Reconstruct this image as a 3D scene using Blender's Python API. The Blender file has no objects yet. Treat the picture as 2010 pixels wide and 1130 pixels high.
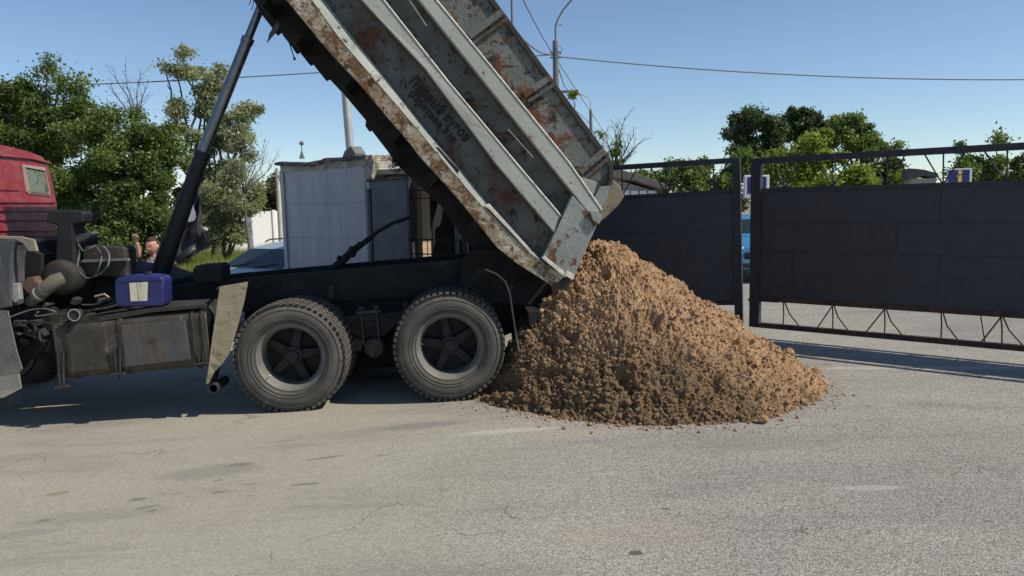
import bpy, bmesh, math, random
import numpy as np
from mathutils import Vector, Matrix, noise
R = math.radians
random.seed(7); rng = np.random.default_rng(7)
S = bpy.context.scene
COL = S.collection

# ------------------------------------------------------------------ camera
FPX, CX, CY = 1500.0, 1005.0, 565.0
PITCH = math.atan(163/1500.0); ROLL = 0.022; CAMZ = 1.8
Fv = Vector((0, math.cos(PITCH), -math.sin(PITCH)))
R0 = Vector((1, 0, 0)); U0 = Vector((0, math.sin(PITCH), math.cos(PITCH)))
Rv = R0*math.cos(ROLL) - U0*math.sin(ROLL)
Uv = U0*math.cos(ROLL) + R0*math.sin(ROLL)
cam_d = bpy.data.cameras.new('camera'); cam = bpy.data.objects.new('camera', cam_d); COL.objects.link(cam)
m = Matrix((Rv, Uv, -Fv)).transposed().to_4x4(); m.translation = (0, 0, CAMZ); cam.matrix_world = m
cam_d.sensor_width = 36; cam_d.lens = 36*FPX/2010; cam_d.clip_end = 2000; cam_d.clip_start = 0.05
S.camera = cam
# ------------------------------------------------------------------ light
SUN_A, SUN_EL = R(-15), R(47)      # azimuth from +X, elevation
S.world = bpy.data.worlds.new("World"); S.world.use_nodes = True
wn = S.world.node_tree; bg = wn.nodes['Background']
sky = wn.nodes.new('ShaderNodeTexSky'); sky.sky_type = 'NISHITA'; sky.sun_disc = False
sky.sun_elevation = SUN_EL; sky.sun_rotation = math.pi/2 - SUN_A
sky.air_density = 1.0; sky.dust_density = 0.0; sky.ozone_density = 3.2; sky.altitude = 900
wn.links.new(sky.outputs[0], bg.inputs[0]); bg.inputs[1].default_value = 0.122
sd = bpy.data.lights.new('sun', 'SUN'); sun = bpy.data.objects.new('sun', sd); COL.objects.link(sun)
sd.energy = 4.75; sd.angle = R(0.53); sd.color = (1.0, 0.925, 0.79)
sdir = Vector((math.cos(SUN_EL)*math.cos(SUN_A), math.cos(SUN_EL)*math.sin(SUN_A), math.sin(SUN_EL)))
sun.rotation_euler = sdir.to_track_quat('Z', 'Y').to_euler(); sun.location = sdir*50
S.view_settings.view_transform = 'Standard'; S.view_settings.look = 'None'
S.view_settings.exposure = 0.0; S.view_settings.gamma = 1

# ------------------------------------------------------------------ projections from measured points
def ray(px, py): return Fv + Rv*((px-CX)/FPX) + Uv*((CY-py)/FPX)
def gz(x, y=0):
    if x >= 0: return 0.0
    return 0.025*max(x, -14.0)
def P(px, py, Y):
    r = ray(px, py); t = Y/r.y
    return Vector((0, 0, CAMZ)) + r*t
def G(px, py):
    r = ray(px, py); t = 5
    for _ in range(30): t = (CAMZ - gz(r.x*t))/(-r.z)
    return Vector((0, 0, CAMZ)) + r*t
class Frame:
    """a vertical plane u (along) v (away) w (up) standing at O"""
    def __init__(s, O, ang, tilt=0.0):
        s.O = Vector(O)
        s.u = Vector((math.cos(ang)*math.cos(tilt), math.sin(ang)*math.cos(tilt), math.sin(tilt)))
        s.v = Vector((-math.sin(ang), math.cos(ang), 0)); s.w = s.u.cross(s.v)
    def T(s, px, py, v=0.0):
        r = ray(px, py); c = Vector((0, 0, CAMZ)) - s.O
        t = (v - c.dot(s.v))/r.dot(s.v); p = c + r*t
        return (p.dot(s.u), p.dot(s.w))
    def TU(s, px, py, u):
        r = ray(px, py); c = Vector((0, 0, CAMZ)) - s.O
        t = (u - c.dot(s.u))/r.dot(s.u); p = c + r*t
        return (p.dot(s.v), p.dot(s.w))
    def matrix(s):
        mm = Matrix((s.u, s.v, s.w)).transposed().to_4x4(); mm.translation = s.O; return mm

# ------------------------------------------------------------------ materials
def L(nt, a, b): nt.links.new(a, b)
def nd(nt, t, **k):
    n = nt.nodes.new(t)
    for a, b in k.items(): setattr(n, a, b)
    return n
def noi(nt, vec, scale, detail=5, rough=.6, dist=0.0):
    n = nd(nt, 'ShaderNodeTexNoise'); n.inputs['Scale'].default_value = scale; n.inputs['Detail'].default_value = detail
    n.inputs['Roughness'].default_value = rough; n.inputs['Distortion'].default_value = dist
    L(nt, vec, n.inputs['Vector']); return n.outputs['Fac']
def rmp(nt, f, lo, hi, a=0., b=1.):
    n = nd(nt, 'ShaderNodeMapRange'); n.clamp = True
    for i, v in enumerate((lo, hi, a, b)): n.inputs[i+1].default_value = v
    L(nt, f, n.inputs[0]); return n.outputs[0]
def mth(nt, op, a, b=None, c=None):
    n = nd(nt, 'ShaderNodeMath', operation=op)
    for i, v in enumerate((a, b, c)):
        if v is None: continue
        if hasattr(v, 'is_output') or hasattr(v, 'links'): L(nt, v, n.inputs[i])
        else: n.inputs[i].default_value = v
    return n.outputs[0]
def mixc(nt, f, a, b, mode='MIX'):
    n = nd(nt, 'ShaderNodeMix', data_type='RGBA', blend_type=mode)
    for s, v in ((0, f), (6, a), (7, b)):
        if hasattr(v, 'links'): L(nt, v, n.inputs[s])
        else: n.inputs[s].default_value = v if s == 0 else (*v, 1)
    return n.outputs[2]
def stretch(nt, vec, sc, rot=(0, 0, 0)):
    n = nd(nt, 'ShaderNodeMapping'); n.inputs['Scale'].default_value = sc; n.inputs['Rotation'].default_value = rot
    L(nt, vec, n.inputs['Vector']); return n.outputs[0]
def mat(name, col, rough=.7, metal=0., var=.2, vs=3., bump=.15, bs=60., patches=(), spec=.4, bd=.004, coat=0., streak=None, srot=(0,0,0)):
    """patches: (colour, scale, lo, hi, distortion[, roughness])   streak: (colour, (sx,sy,sz), lo, hi)"""
    mt = bpy.data.materials.new(name); mt.use_nodes = True; nt = mt.node_tree
    b = nt.nodes['Principled BSDF']; tc = nd(nt, 'ShaderNodeTexCoord').outputs['Object']
    f = noi(nt, tc, vs, 6, .65)
    c = mixc(nt, rmp(nt, f, .3, .7), [x*(1-var) for x in col], [x*(1+var) for x in col])
    rg = rmp(nt, noi(nt, tc, vs*3.1, 4), .3, .7, max(0, rough-.12), min(1, rough+.12))
    if streak:
        m1 = rmp(nt, noi(nt, stretch(nt, tc, streak[1], srot), 1.0, 6, .7), streak[2], streak[3])
        c = mixc(nt, m1, c, streak[0])
    hb = noi(nt, tc, bs, 5, .6)
    for p in patches:
        m1 = rmp(nt, noi(nt, tc, p[1], 9, .72, p[4]), p[2], p[3])
        pc = mixc(nt, noi(nt, tc, p[1]*7, 4), [x*.45 for x in p[0]], [x*1.5 for x in p[0]])
        c = mixc(nt, m1, c, pc)
        if len(p) > 5: rg = mth(nt, 'MAXIMUM', rg, mth(nt, 'MULTIPLY', m1, p[5]))
        hb = mth(nt, 'ADD', hb, mth(nt, 'MULTIPLY', m1, .6))
    L(nt, c, b.inputs['Base Color']); L(nt, rg, b.inputs['Roughness'])
    b.inputs['Metallic'].default_value = metal; b.inputs['Specular IOR Level'].default_value = spec
    if coat: b.inputs['Coat Weight'].default_value = coat; b.inputs['Coat Roughness'].default_value = .15
    if bump:
        bn = nd(nt, 'ShaderNodeBump'); bn.inputs['Strength'].default_value = bump; bn.inputs['Distance'].default_value = bd
        L(nt, hb, bn.inputs['Height']); L(nt, bn.outputs[0], b.inputs['Normal'])
    return mt
RUST = (.17, .062, .024); DUST = (.33, .28, .21)
BD = .012
m_body   = mat('worn_grey_body_paint', (.25, .27, .245), .6, var=.22, vs=2.2, bump=.5, bs=45, bd=BD,
               patches=(((.15, .07, .035), 3.4, .57, .61, .1, .9), ((.055, .045, .03), 15, .61, .64, .1, .9), ((.05, .045, .035), 38, .66, .69, .1, .9)))
m_recess = mat('dirty_shaded_recess_paint', (.088, .096, .088), .65, var=.35, vs=2.4, bump=.5, bs=40, bd=BD,
               patches=(((.085, .040, .022), 2.6, .50, .60, .2, .9), ((.022, .019, .015), 9, .55, .61, .2, .9), ((.15, .16, .145), 26, .63, .67, .1, .6), ((.13, .06, .028), 19, .62, .66, .1, .9)))  # base colour darkened for the ribs' shadow, under real rust and flaking
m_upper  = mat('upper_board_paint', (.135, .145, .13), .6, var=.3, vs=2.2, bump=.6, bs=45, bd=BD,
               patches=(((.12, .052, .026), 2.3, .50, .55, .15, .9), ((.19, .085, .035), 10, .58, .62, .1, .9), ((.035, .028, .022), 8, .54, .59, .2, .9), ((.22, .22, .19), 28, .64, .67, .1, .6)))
m_rib    = mat('rib_paint', (.295, .31, .275), .55, var=.12, vs=1.8, bump=.4, bs=30, bd=.008,
               patches=(((.24, .19, .12), 3.1, .58, .70, .2, .8), ((.16, .075, .035), 10, .62, .645, .1, .9), ((.06, .045, .03), 24, .635, .66, .1, .9), ((.16, .075, .035), 42, .68, .70, .1, .9)))
m_beam   = mat('rusty_beam_paint', (.44, .40, .31), .7, var=.25, vs=5, bump=.7, bs=40, bd=.01,
               patches=(((.27, .19, .11), 4.2, .44, .56, .2, .9), ((.165, .082, .038), 5.5, .49, .56, .2, .9), ((.07, .045, .028), 20, .56, .60, .1, .9), ((.36, .38, .34), 11, .62, .66, .1, .6)))
m_ribshade   = mat('rust_and_rib_shade', (.07, .042, .026), .9, var=.5, vs=20, bump=.6, bs=60)  # dark brown: edge rust and the painted shadow under each rib
m_edge   = mat('bare_sunlit_edge_metal', (.66, .60, .50), .6, var=.3, vs=12, bump=.3, patches=((RUST, 9, .60, .66, .2, .9),))  # pale enough that rib lips carry a painted sun highlight
m_dark   = mat('grimy_black_steel', (.014, .0135, .013), .8, var=.4, vs=5, bump=.4, bs=40, patches=(((.07, .055, .04), 5, .58, .7, .6),))
m_dark2  = mat('grimy_grey_steel', (.036, .034, .030), .75, var=.4, vs=6, bump=.4, bs=50, patches=(((.11, .065, .04), 7, .56, .66, .6),))
m_red    = mat('faded_red_paint', (.25, .018, .026), .42, var=.16, vs=2.2, bump=.1, bs=60, spec=.5, coat=.15,
               patches=(((.33, .16, .13), 4, .50, .8, .3), ((.09, .03, .02), 20, .64, .68, .2)), streak=((.36, .13, .12), (2, 12, 1), .55, .8))
m_redd   = mat('dark_red_seam', (.13, .012, .016), .6)
m_tyre   = mat('dusty_tyre_rubber', (.088, .080, .070), .85, var=.22, vs=5, bump=.25, bs=70, spec=.25,
               patches=(((.15, .13, .105), 4, .50, .72, .4), ((.04, .036, .033), 7, .60, .68, .2)))
m_rim    = mat('dusty_rim_paint', (.155, .148, .132), .6, var=.2, vs=7, bump=.2, patches=(((.09, .06, .04), 14, .6, .66, .4),))
m_hub    = mat('dark_hub_casting', (.030, .027, .025), .75, var=.3, vs=8, bump=.4, bs=60)
m_flap   = mat('dusty_mud_flap', (.26, .22, .15), .85, var=.18, vs=8, bump=.5, bs=60, bd=.008, patches=(((.16, .13, .09), 14, .56, .62, .6),))
m_guard  = mat('dusty_grey_guard', (.06, .064, .072), .75, var=.25, vs=5, bump=.2, streak=((.17, .168, .16), (30, 30, 2), .5, .8))
m_tank   = mat('oily_fuel_tank', (.050, .042, .032), .6, var=.35, vs=6, bump=.3, bs=50, patches=(((.16, .12, .08), 5, .56, .7, .6),))
m_tankp  = mat('streaked_tank_plate', (.068, .076, .078), .55, var=.3, vs=5, bump=.2, streak=((.13, .085, .045), (22, 22, 1.5), .42, .66), patches=(((.05, .04, .03), 9, .56, .66, .3),))
m_chrome = mat('chrome_steel', (.55, .55, .55), .25, metal=.9, var=.1, bump=0)
m_cyl    = mat('oiled_cylinder_steel', (.20, .215, .23), .33, metal=.85, var=.15, vs=8, bump=.05)
m_cylb   = mat('black_cylinder_paint', (.016, .016, .017), .6, var=.3, vs=9, bump=.2)
m_blue   = mat('blue_plastic', (.020, .022, .115), .4, var=.2, vs=9, bump=.1, spec=.5)
m_label  = mat('paper_label', (.62, .58, .42), .8, var=.15, vs=20, bump=.05, streak=((.20, .19, .15), (55, 2, 2), .56, .60))
m_alu    = mat('dull_cast_alloy', (.36, .35, .33), .55, metal=.4, var=.3, vs=20, bump=.4)
m_pipe   = mat('grey_brown_hose', (.12, .108, .085), .7, var=.2, vs=9, bump=.15)
m_wire   = mat('cable_sheath', (.15, .145, .13), .6, var=.2, bump=0)
m_blk    = mat('black_cable', (.02, .02, .022), .6, bump=0)
m_gate   = mat('dark_gate_sheet', (.039, .044, .053), .62, var=.14, vs=1.6, bump=.25, bs=8, bd=.01, streak=((.042, .045, .055), (5, 5, .5), .50, .85),
               patches=(((.07, .045, .03), 30, .74, .76, .2),))
m_gatef  = mat('dark_gate_frame', (.030, .033, .042), .6, var=.3, vs=7, bump=.2, patches=(((.09, .05, .035), 7, .60, .68, .6),))
m_rustf  = mat('rusty_gate_rail', (.055, .036, .028), .85, var=.4, vs=9, bump=.6, bs=40, patches=(((.12, .055, .03), 10, .52, .6, .6),))
m_tile   = mat('pale_blue_wall_tiles', (.44, .445, .475), .55, var=.07, vs=1.6, bump=.12, bs=12, streak=((.34, .345, .37), (7, 7, .8), .5, .66),
               patches=(((.24, .24, .25), 9, .66, .72, .6),))
m_conc   = mat('weathered_concrete', (.42, .385, .33), .9, var=.22, vs=5, bump=.8, bs=22, bd=.02, patches=(((.20, .17, .13), 6, .55, .65, .7),))
m_white  = mat('whitewashed_concrete', (.78, .77, .74), .85, var=.06, vs=1.2, bump=.3, bs=15)
m_metalp = mat('grey_metal_panel', (.085, .10, .125), .55, var=.1, vs=1.6, bump=.1, bs=9)
m_void   = mat('dark_interior', (.018, .018, .02), .9, bump=0)
m_roof   = mat('tarred_roof', (.10, .095, .09), .9, var=.3, vs=5, bump=.6, bs=20)
m_zinc   = mat('zinc_pipe', (.42, .43, .44), .5, metal=.3, var=.15, vs=4, bump=.1)
m_pole   = mat('grey_pole_concrete', (.16, .155, .16), .85, var=.15, vs=4, bump=.3)
m_polew  = mat('pale_pole_concrete', (.48, .45, .38), .85, var=.15, vs=4, bump=.3)
m_bark   = mat('grey_brown_bark', (.12, .095, .07), .9, var=.35, vs=8, bump=.8, bs=30, bd=.02)
m_twig   = mat('dead_twig', (.11, .095, .08), .9, var=.2, bump=0)
m_carb   = mat('pale_blue_car_paint', (.44, .55, .60), .35, metal=.25, var=.04, bump=0, coat=.6, spec=.5)
m_carw   = mat('deep_blue_car_paint', (.05, .22, .42), .35, metal=.2, var=.04, bump=0, coat=.6)
m_glass  = mat('tinted_car_glass', (.018, .028, .032), .22, var=.3, vs=3, bump=0, spec=.25)
m_cabgl  = mat('dusty_cab_window', (.17, .19, .15), .45, var=.3, vs=9, bump=0, patches=(((.03, .035, .04), 9, .55, .62, .3),))
m_rubber = mat('black_rubber', (.02, .02, .02), .8, bump=0)
m_signb  = mat('sign_blue', (.016, .018, .11), .5, bump=0, var=.05)
m_signw  = mat('sign_white', (.60, .60, .66), .6, bump=0, var=.05)
m_signy  = mat('sign_yellow', (.58, .42, .09), .6, bump=0, var=.05)
m_skin   = mat('skin', (.50, .27, .18), .55, var=.12, vs=14, bump=.05)
m_hair   = mat('brown_hair', (.05, .032, .02), .8, var=.3, vs=60, bump=.5, bs=150)
m_cloth  = mat('black_cloth', (.016, .016, .019), .85, var=.3, vs=9, bump=.3, bs=20)
m_jean   = mat('dark_trousers', (.03, .034, .045), .85, var=.2)
m_shirtw = mat('white_print', (.62, .62, .64), .8, var=.05, bump=0)
m_flag   = mat('black_flag_cloth', (.050, .050, .060), .5, var=.25, vs=6, bump=.3, bs=30)
m_shoe   = mat('shoe_leather', (.02, .018, .016), .6)

def brick_mat(name, c1, c2, mortar, sc=1.0):
    mt = bpy.data.materials.new(name); mt.use_nodes = True; nt = mt.node_tree; b = nt.nodes['Principled BSDF']
    tc = nd(nt, 'ShaderNodeTexCoord').outputs['Object']
    sp = nd(nt, 'ShaderNodeSeparateXYZ'); L(nt, tc, sp.inputs[0]); cb = nd(nt, 'ShaderNodeCombineXYZ')
    L(nt, mth(nt, 'ADD', sp.outputs[0], sp.outputs[1]), cb.inputs[0]); L(nt, sp.outputs[2], cb.inputs[1])
    br = nd(nt, 'ShaderNodeTexBrick'); L(nt, cb.outputs[0], br.inputs['Vector'])
    br.inputs['Color1'].default_value = (*c1, 1); br.inputs['Color2'].default_value = (*c2, 1); br.inputs['Mortar'].default_value = (*mortar, 1)
    br.inputs['Scale'].default_value = sc; br.inputs['Brick Width'].default_value = .26; br.inputs['Row Height'].default_value = .078
    br.inputs['Mortar Size'].default_value = .008
    c = mixc(nt, .55, br.outputs[0], mixc(nt, noi(nt, tc, 6, 6), [x*.5 for x in c1], [min(1, x*1.4) for x in c2]))
    L(nt, c, b.inputs['Base Color']); b.inputs['Roughness'].default_value = .9
    bn = nd(nt, 'ShaderNodeBump'); bn.inputs['Distance'].default_value = .01; bn.inputs['Strength'].default_value = .6
    L(nt, br.outputs['Fac'], bn.inputs['Height']); bn.invert = True; L(nt, bn.outputs[0], b.inputs['Normal'])
    return mt
m_brick = brick_mat('tan_brick', (.62, .47, .32), (.52, .37, .24), (.36, .33, .28))
m_brickw = brick_mat('pale_brick', (.46, .43, .38), (.36, .33, .29), (.25, .23, .2))

def leaf_mat(name, c1, c2, c3):
    mt = bpy.data.materials.new(name); mt.use_nodes = True; nt = mt.node_tree
    nt.nodes.remove(nt.nodes['Principled BSDF']); out = nt.nodes['Material Output']
    at = nd(nt, 'ShaderNodeAttribute', attribute_name='rnd')
    c = mixc(nt, rmp(nt, at.outputs['Fac'], 0, .6), c1, c2); c = mixc(nt, rmp(nt, at.outputs['Fac'], .65, 1), c, c3)
    p = nd(nt, 'ShaderNodeBsdfPrincipled'); L(nt, c, p.inputs['Base Color']); p.inputs['Roughness'].default_value = .5
    p.inputs['Specular IOR Level'].default_value = .4
    t = nd(nt, 'ShaderNodeBsdfTranslucent'); L(nt, mixc(nt, 1.0, c, (1.1, 1.25, .5), 'MULTIPLY'), t.inputs[0])
    mx = nd(nt, 'ShaderNodeMixShader'); mx.inputs[0].default_value = .4
    L(nt, p.outputs[0], mx.inputs[1]); L(nt, t.outputs[0], mx.inputs[2]); L(nt, mx.outputs[0], out.inputs[0])
    return mt
m_leafA = leaf_mat('green_leaves', (.075, .105, .03), (.15, .205, .055), (.27, .32, .12))
m_leafB = leaf_mat('silvery_leaves', (.17, .19, .105), (.32, .34, .20), (.50, .50, .35))
m_leafC = leaf_mat('dark_leaves', (.045, .068, .032), (.085, .12, .052), (.15, .185, .075))
m_leafD = leaf_mat('yellow_green_leaves', (.12, .17, .028), (.22, .28, .045), (.34, .39, .08))
m_grass = leaf_mat('dry_grass', (.10, .15, .03), (.24, .27, .06), (.42, .40, .15))

def asphalt():
    mt = bpy.data.materials.new('dusty_asphalt'); mt.use_nodes = True; nt = mt.node_tree; b = nt.nodes['Principled BSDF']
    tc = nd(nt, 'ShaderNodeTexCoord').outputs['Object']
    big = noi(nt, tc, .35, 6, .6, .3)
    rot = stretch(nt, tc, (.55, 2.2, 1), (0, 0, R(-14)))
    band = noi(nt, rot, 1.0, 7, .62, .4)
    fine = noi(nt, tc, 130, 3, .6); mid = noi(nt, tc, 34, 4, .7)
    vo = nd(nt, 'ShaderNodeTexVoronoi'); vo.inputs['Scale'].default_value = 120; L(nt, tc, vo.inputs['Vector'])
    sv = nd(nt, 'ShaderNodeSeparateColor'); L(nt, vo.outputs['Color'], sv.inputs[0])
    c = mixc(nt, rmp(nt, big, .35, .65), (.256, .241, .216), (.318, .299, .264))
    # tan dust on the truck side of the yard, cleaner grey to the right
    sx = nd(nt, 'ShaderNodeSeparateXYZ'); L(nt, tc, sx.inputs[0])
    left = rmp(nt, mth(nt, 'ADD', sx.outputs[0], mth(nt, 'MULTIPLY', big, 3.0)), 2.6, .2)
    c = mixc(nt, mth(nt, 'MULTIPLY', left, .75), c, (.338, .312, .248))
    c = mixc(nt, mth(nt, 'MULTIPLY', rmp(nt, band, .50, .74), .55), c, (.375, .352, .30))
    c = mixc(nt, mth(nt, 'MULTIPLY', rmp(nt, band, .46, .30), .55), c, (.19, .178, .168))
    # gravel speckle
    bright = rmp(nt, sv.outputs[0], 0, 1, .52, 1.50)
    clean = mth(nt, 'SUBTRACT', 1.0, mth(nt, 'MULTIPLY', left, .65))
    spk = mth(nt, 'ADD', 1.0, mth(nt, 'MULTIPLY', mth(nt, 'SUBTRACT', bright, 1.0), clean))
    spk = mth(nt, 'MULTIPLY', spk, rmp(nt, fine, .3, .7, .86, 1.14)); spk = mth(nt, 'MULTIPLY', spk, rmp(nt, mid, .3, .7, .9, 1.1))
    cs = nd(nt, 'ShaderNodeCombineXYZ')
    for i in range(3): L(nt, spk, cs.inputs[i])
    c = mixc(nt, 1.0, c, cs.outputs[0], 'MULTIPLY')
    # chalky dust marks
    ch = rmp(nt, noi(nt, stretch(nt, tc, (1.3, 6.5, 1), (0, 0, R(-12))), 1.0, 8, .7, .8), .61, .72)
    c = mixc(nt, mth(nt, 'MULTIPLY', ch, .5), c, (.46, .435, .375))
    # fine cracks, only in places
    wv = nd(nt, 'ShaderNodeVectorMath', operation='ADD'); L(nt, tc, wv.inputs[0])
    nn = nd(nt, 'ShaderNodeTexNoise'); nn.inputs['Scale'].default_value = 2.2; nn.inputs['Detail'].default_value = 6; L(nt, tc, nn.inputs['Vector'])
    sc = nd(nt, 'ShaderNodeVectorMath', operation='SCALE'); L(nt, nn.outputs['Color'], sc.inputs[0]); sc.inputs['Scale'].default_value = .9
    L(nt, sc.outputs[0], wv.inputs[1])
    ve = nd(nt, 'ShaderNodeTexVoronoi', feature='DISTANCE_TO_EDGE'); ve.inputs['Scale'].default_value = .62; L(nt, wv.outputs[0], ve.inputs['Vector'])
    cr = mth(nt, 'MULTIPLY', rmp(nt, ve.outputs[0], .0045, .001), rmp(nt, noi(nt, tc, .9, 3), .50, .58))
    c = mixc(nt, mth(nt, 'MULTIPLY', cr, .42), c, (.12, .105, .09))
    # oil and damp stains with their own shapes
    def blot(px, py, rx, ry, ang, col, amt, soft=.35):
        nonlocal c
        p = G(px, py)
        mp = nd(nt, 'ShaderNodeMapping', vector_type='TEXTURE'); mp.inputs['Location'].default_value = (p.x, p.y, 0)
        mp.inputs['Rotation'].default_value = (0, 0, ang); mp.inputs['Scale'].default_value = (rx, ry, 1)
        L(nt, tc, mp.inputs['Vector'])
        v2 = nd(nt, 'ShaderNodeVectorMath', operation='MULTIPLY'); L(nt, mp.outputs[0], v2.inputs[0]); v2.inputs[1].default_value = (1, 1, 0)
        ln = nd(nt, 'ShaderNodeVectorMath', operation='LENGTH'); L(nt, v2.outputs[0], ln.inputs[0])
        d = mth(nt, 'ADD', ln.outputs['Value'], mth(nt, 'MULTIPLY', mth(nt, 'SUBTRACT', noi(nt, tc, 7/max(.15, rx+ry), 5, .7), .5), 1.3))
        c = mixc(nt, mth(nt, 'MULTIPLY', rmp(nt, d, 1.0, 1.0-soft), amt), c, col)
    dk = (.13, .12, .11); dg = (.165, .157, .152)
    for (px, py, rx, ry, a, col, amt) in (
        (415, 925, .42, .17, .25, dg, .38), (470, 912, .12, .05, .2, dk, .5), (640, 898, .16, .03, .3, dk, .6), (600, 950, .12, .03, .1, dk, .55),
        (270, 980, .07, .035, .2, dk, .65), (290, 995, .09, .03, .4, dk, .5), (300, 1002, .04, .02, .2, dk, .6), (115, 968, .09, .05, .2, (.2, .17, .1), .55),
        (190, 1012, .55, .12, .15, dk, .25), (85, 1022, .05, .03, .2, dk, .55), (430, 966, .06, .03, .1, dk, .6), (430, 942, .05, .02, .1, dk, .5), (490, 950, .05, .02, 0, dk, .5),
        (30, 1050, .35, .07, .2, dg, .3), (830, 835, .45, .12, .2, dg, .4), (560, 865, .12, .03, .2, dk, .35), (880, 832, .07, .02, .1, dk, .4), (750, 893, .09, .03, .2, dk, .4),
        (1248, 1085, .045, .035, .3, (.07, .06, .055), .8), (1307, 998, .035, .02, 0, (.10, .09, .08), .75), (490, 973, .02, .02, 0, dk, .6),
        (120, 1090, .5, .1, .2, dg, .2), (1500, 870, .7, .2, .1, (.23, .215, .19), .3), (1130, 850, .6, .12, .1, (.42, .32, .24), .25), (1240, 1050, .5, .2, 0, (.40, .31, .25), .22),
        (1710, 957, .25, .05, 0, (.46, .44, .39), .5), (1000, 845, .5, .07, .12, (.5, .47, .39), .5), (1800, 722, 1.3, .10, -.1, (.50, .47, .41), .5)):
        blot(px, py, rx, ry, a, col, amt)
    L(nt, c, b.inputs['Base Color']); b.inputs['Roughness'].default_value = .9; b.inputs['Specular IOR Level'].default_value = .25
    h = mth(nt, 'ADD', mth(nt, 'MULTIPLY', vo.outputs['Distance'], -.9), mth(nt, 'MULTIPLY', mid, .8))
    h = mth(nt, 'MULTIPLY', h, clean); h = mth(nt, 'SUBTRACT', h, mth(nt, 'MULTIPLY', cr, 1.5))
    bn = nd(nt, 'ShaderNodeBump'); bn.inputs['Distance'].default_value = .006; bn.inputs['Strength'].default_value = .8
    L(nt, h, bn.inputs['Height']); L(nt, bn.outputs[0], b.inputs['Normal'])
    return mt
def soil():
    mt = bpy.data.materials.new('clay_soil'); mt.use_nodes = True; nt = mt.node_tree; b = nt.nodes['Principled BSDF']
    tc = nd(nt, 'ShaderNodeTexCoord').outputs['Object']
    c = mixc(nt, rmp(nt, noi(nt, tc, 9, 6, .7), .35, .65), (.345, .21, .112), (.51, .335, .197))
    sp = nd(nt, 'ShaderNodeSeparateXYZ'); L(nt, tc, sp.inputs[0])
    # moist brown earth at the front left, with the truck body's shade painted in
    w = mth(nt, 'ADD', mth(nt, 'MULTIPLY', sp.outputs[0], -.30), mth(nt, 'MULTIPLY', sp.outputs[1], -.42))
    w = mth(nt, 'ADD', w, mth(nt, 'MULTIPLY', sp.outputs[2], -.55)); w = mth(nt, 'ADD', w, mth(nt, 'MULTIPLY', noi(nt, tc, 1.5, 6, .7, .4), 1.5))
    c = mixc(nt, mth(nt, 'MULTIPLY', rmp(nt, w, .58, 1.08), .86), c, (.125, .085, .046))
    c = mixc(nt, rmp(nt, noi(nt, tc, 4.5, 8, .75, .5), .57, .63), c, (.085, .048, .028))
    lt = mth(nt, 'ADD', mth(nt, 'MULTIPLY', sp.outputs[0], -.8), noi(nt, tc, 3.0, 6, .7))
    c = mixc(nt, mth(nt, 'MULTIPLY', rmp(nt, lt, 1.25, 1.6), .7), c, (.33, .15, .08))
    c = mixc(nt, mth(nt, 'MULTIPLY', rmp(nt, noi(nt, tc, 60, 4), .3, .75), .35), c, (.50, .33, .20))
    L(nt, c, b.inputs['Base Color']); b.inputs['Roughness'].default_value = .95; b.inputs['Specular IOR Level'].default_value = .15
    bn = nd(nt, 'ShaderNodeBump'); bn.inputs['Distance'].default_value = .02; bn.inputs['Strength'].default_value = .9
    L(nt, noi(nt, tc, 70, 6, .7), bn.inputs['Height']); L(nt, bn.outputs[0], b.inputs['Normal'])
    return mt
m_asph = asphalt(); m_soil = soil()

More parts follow.
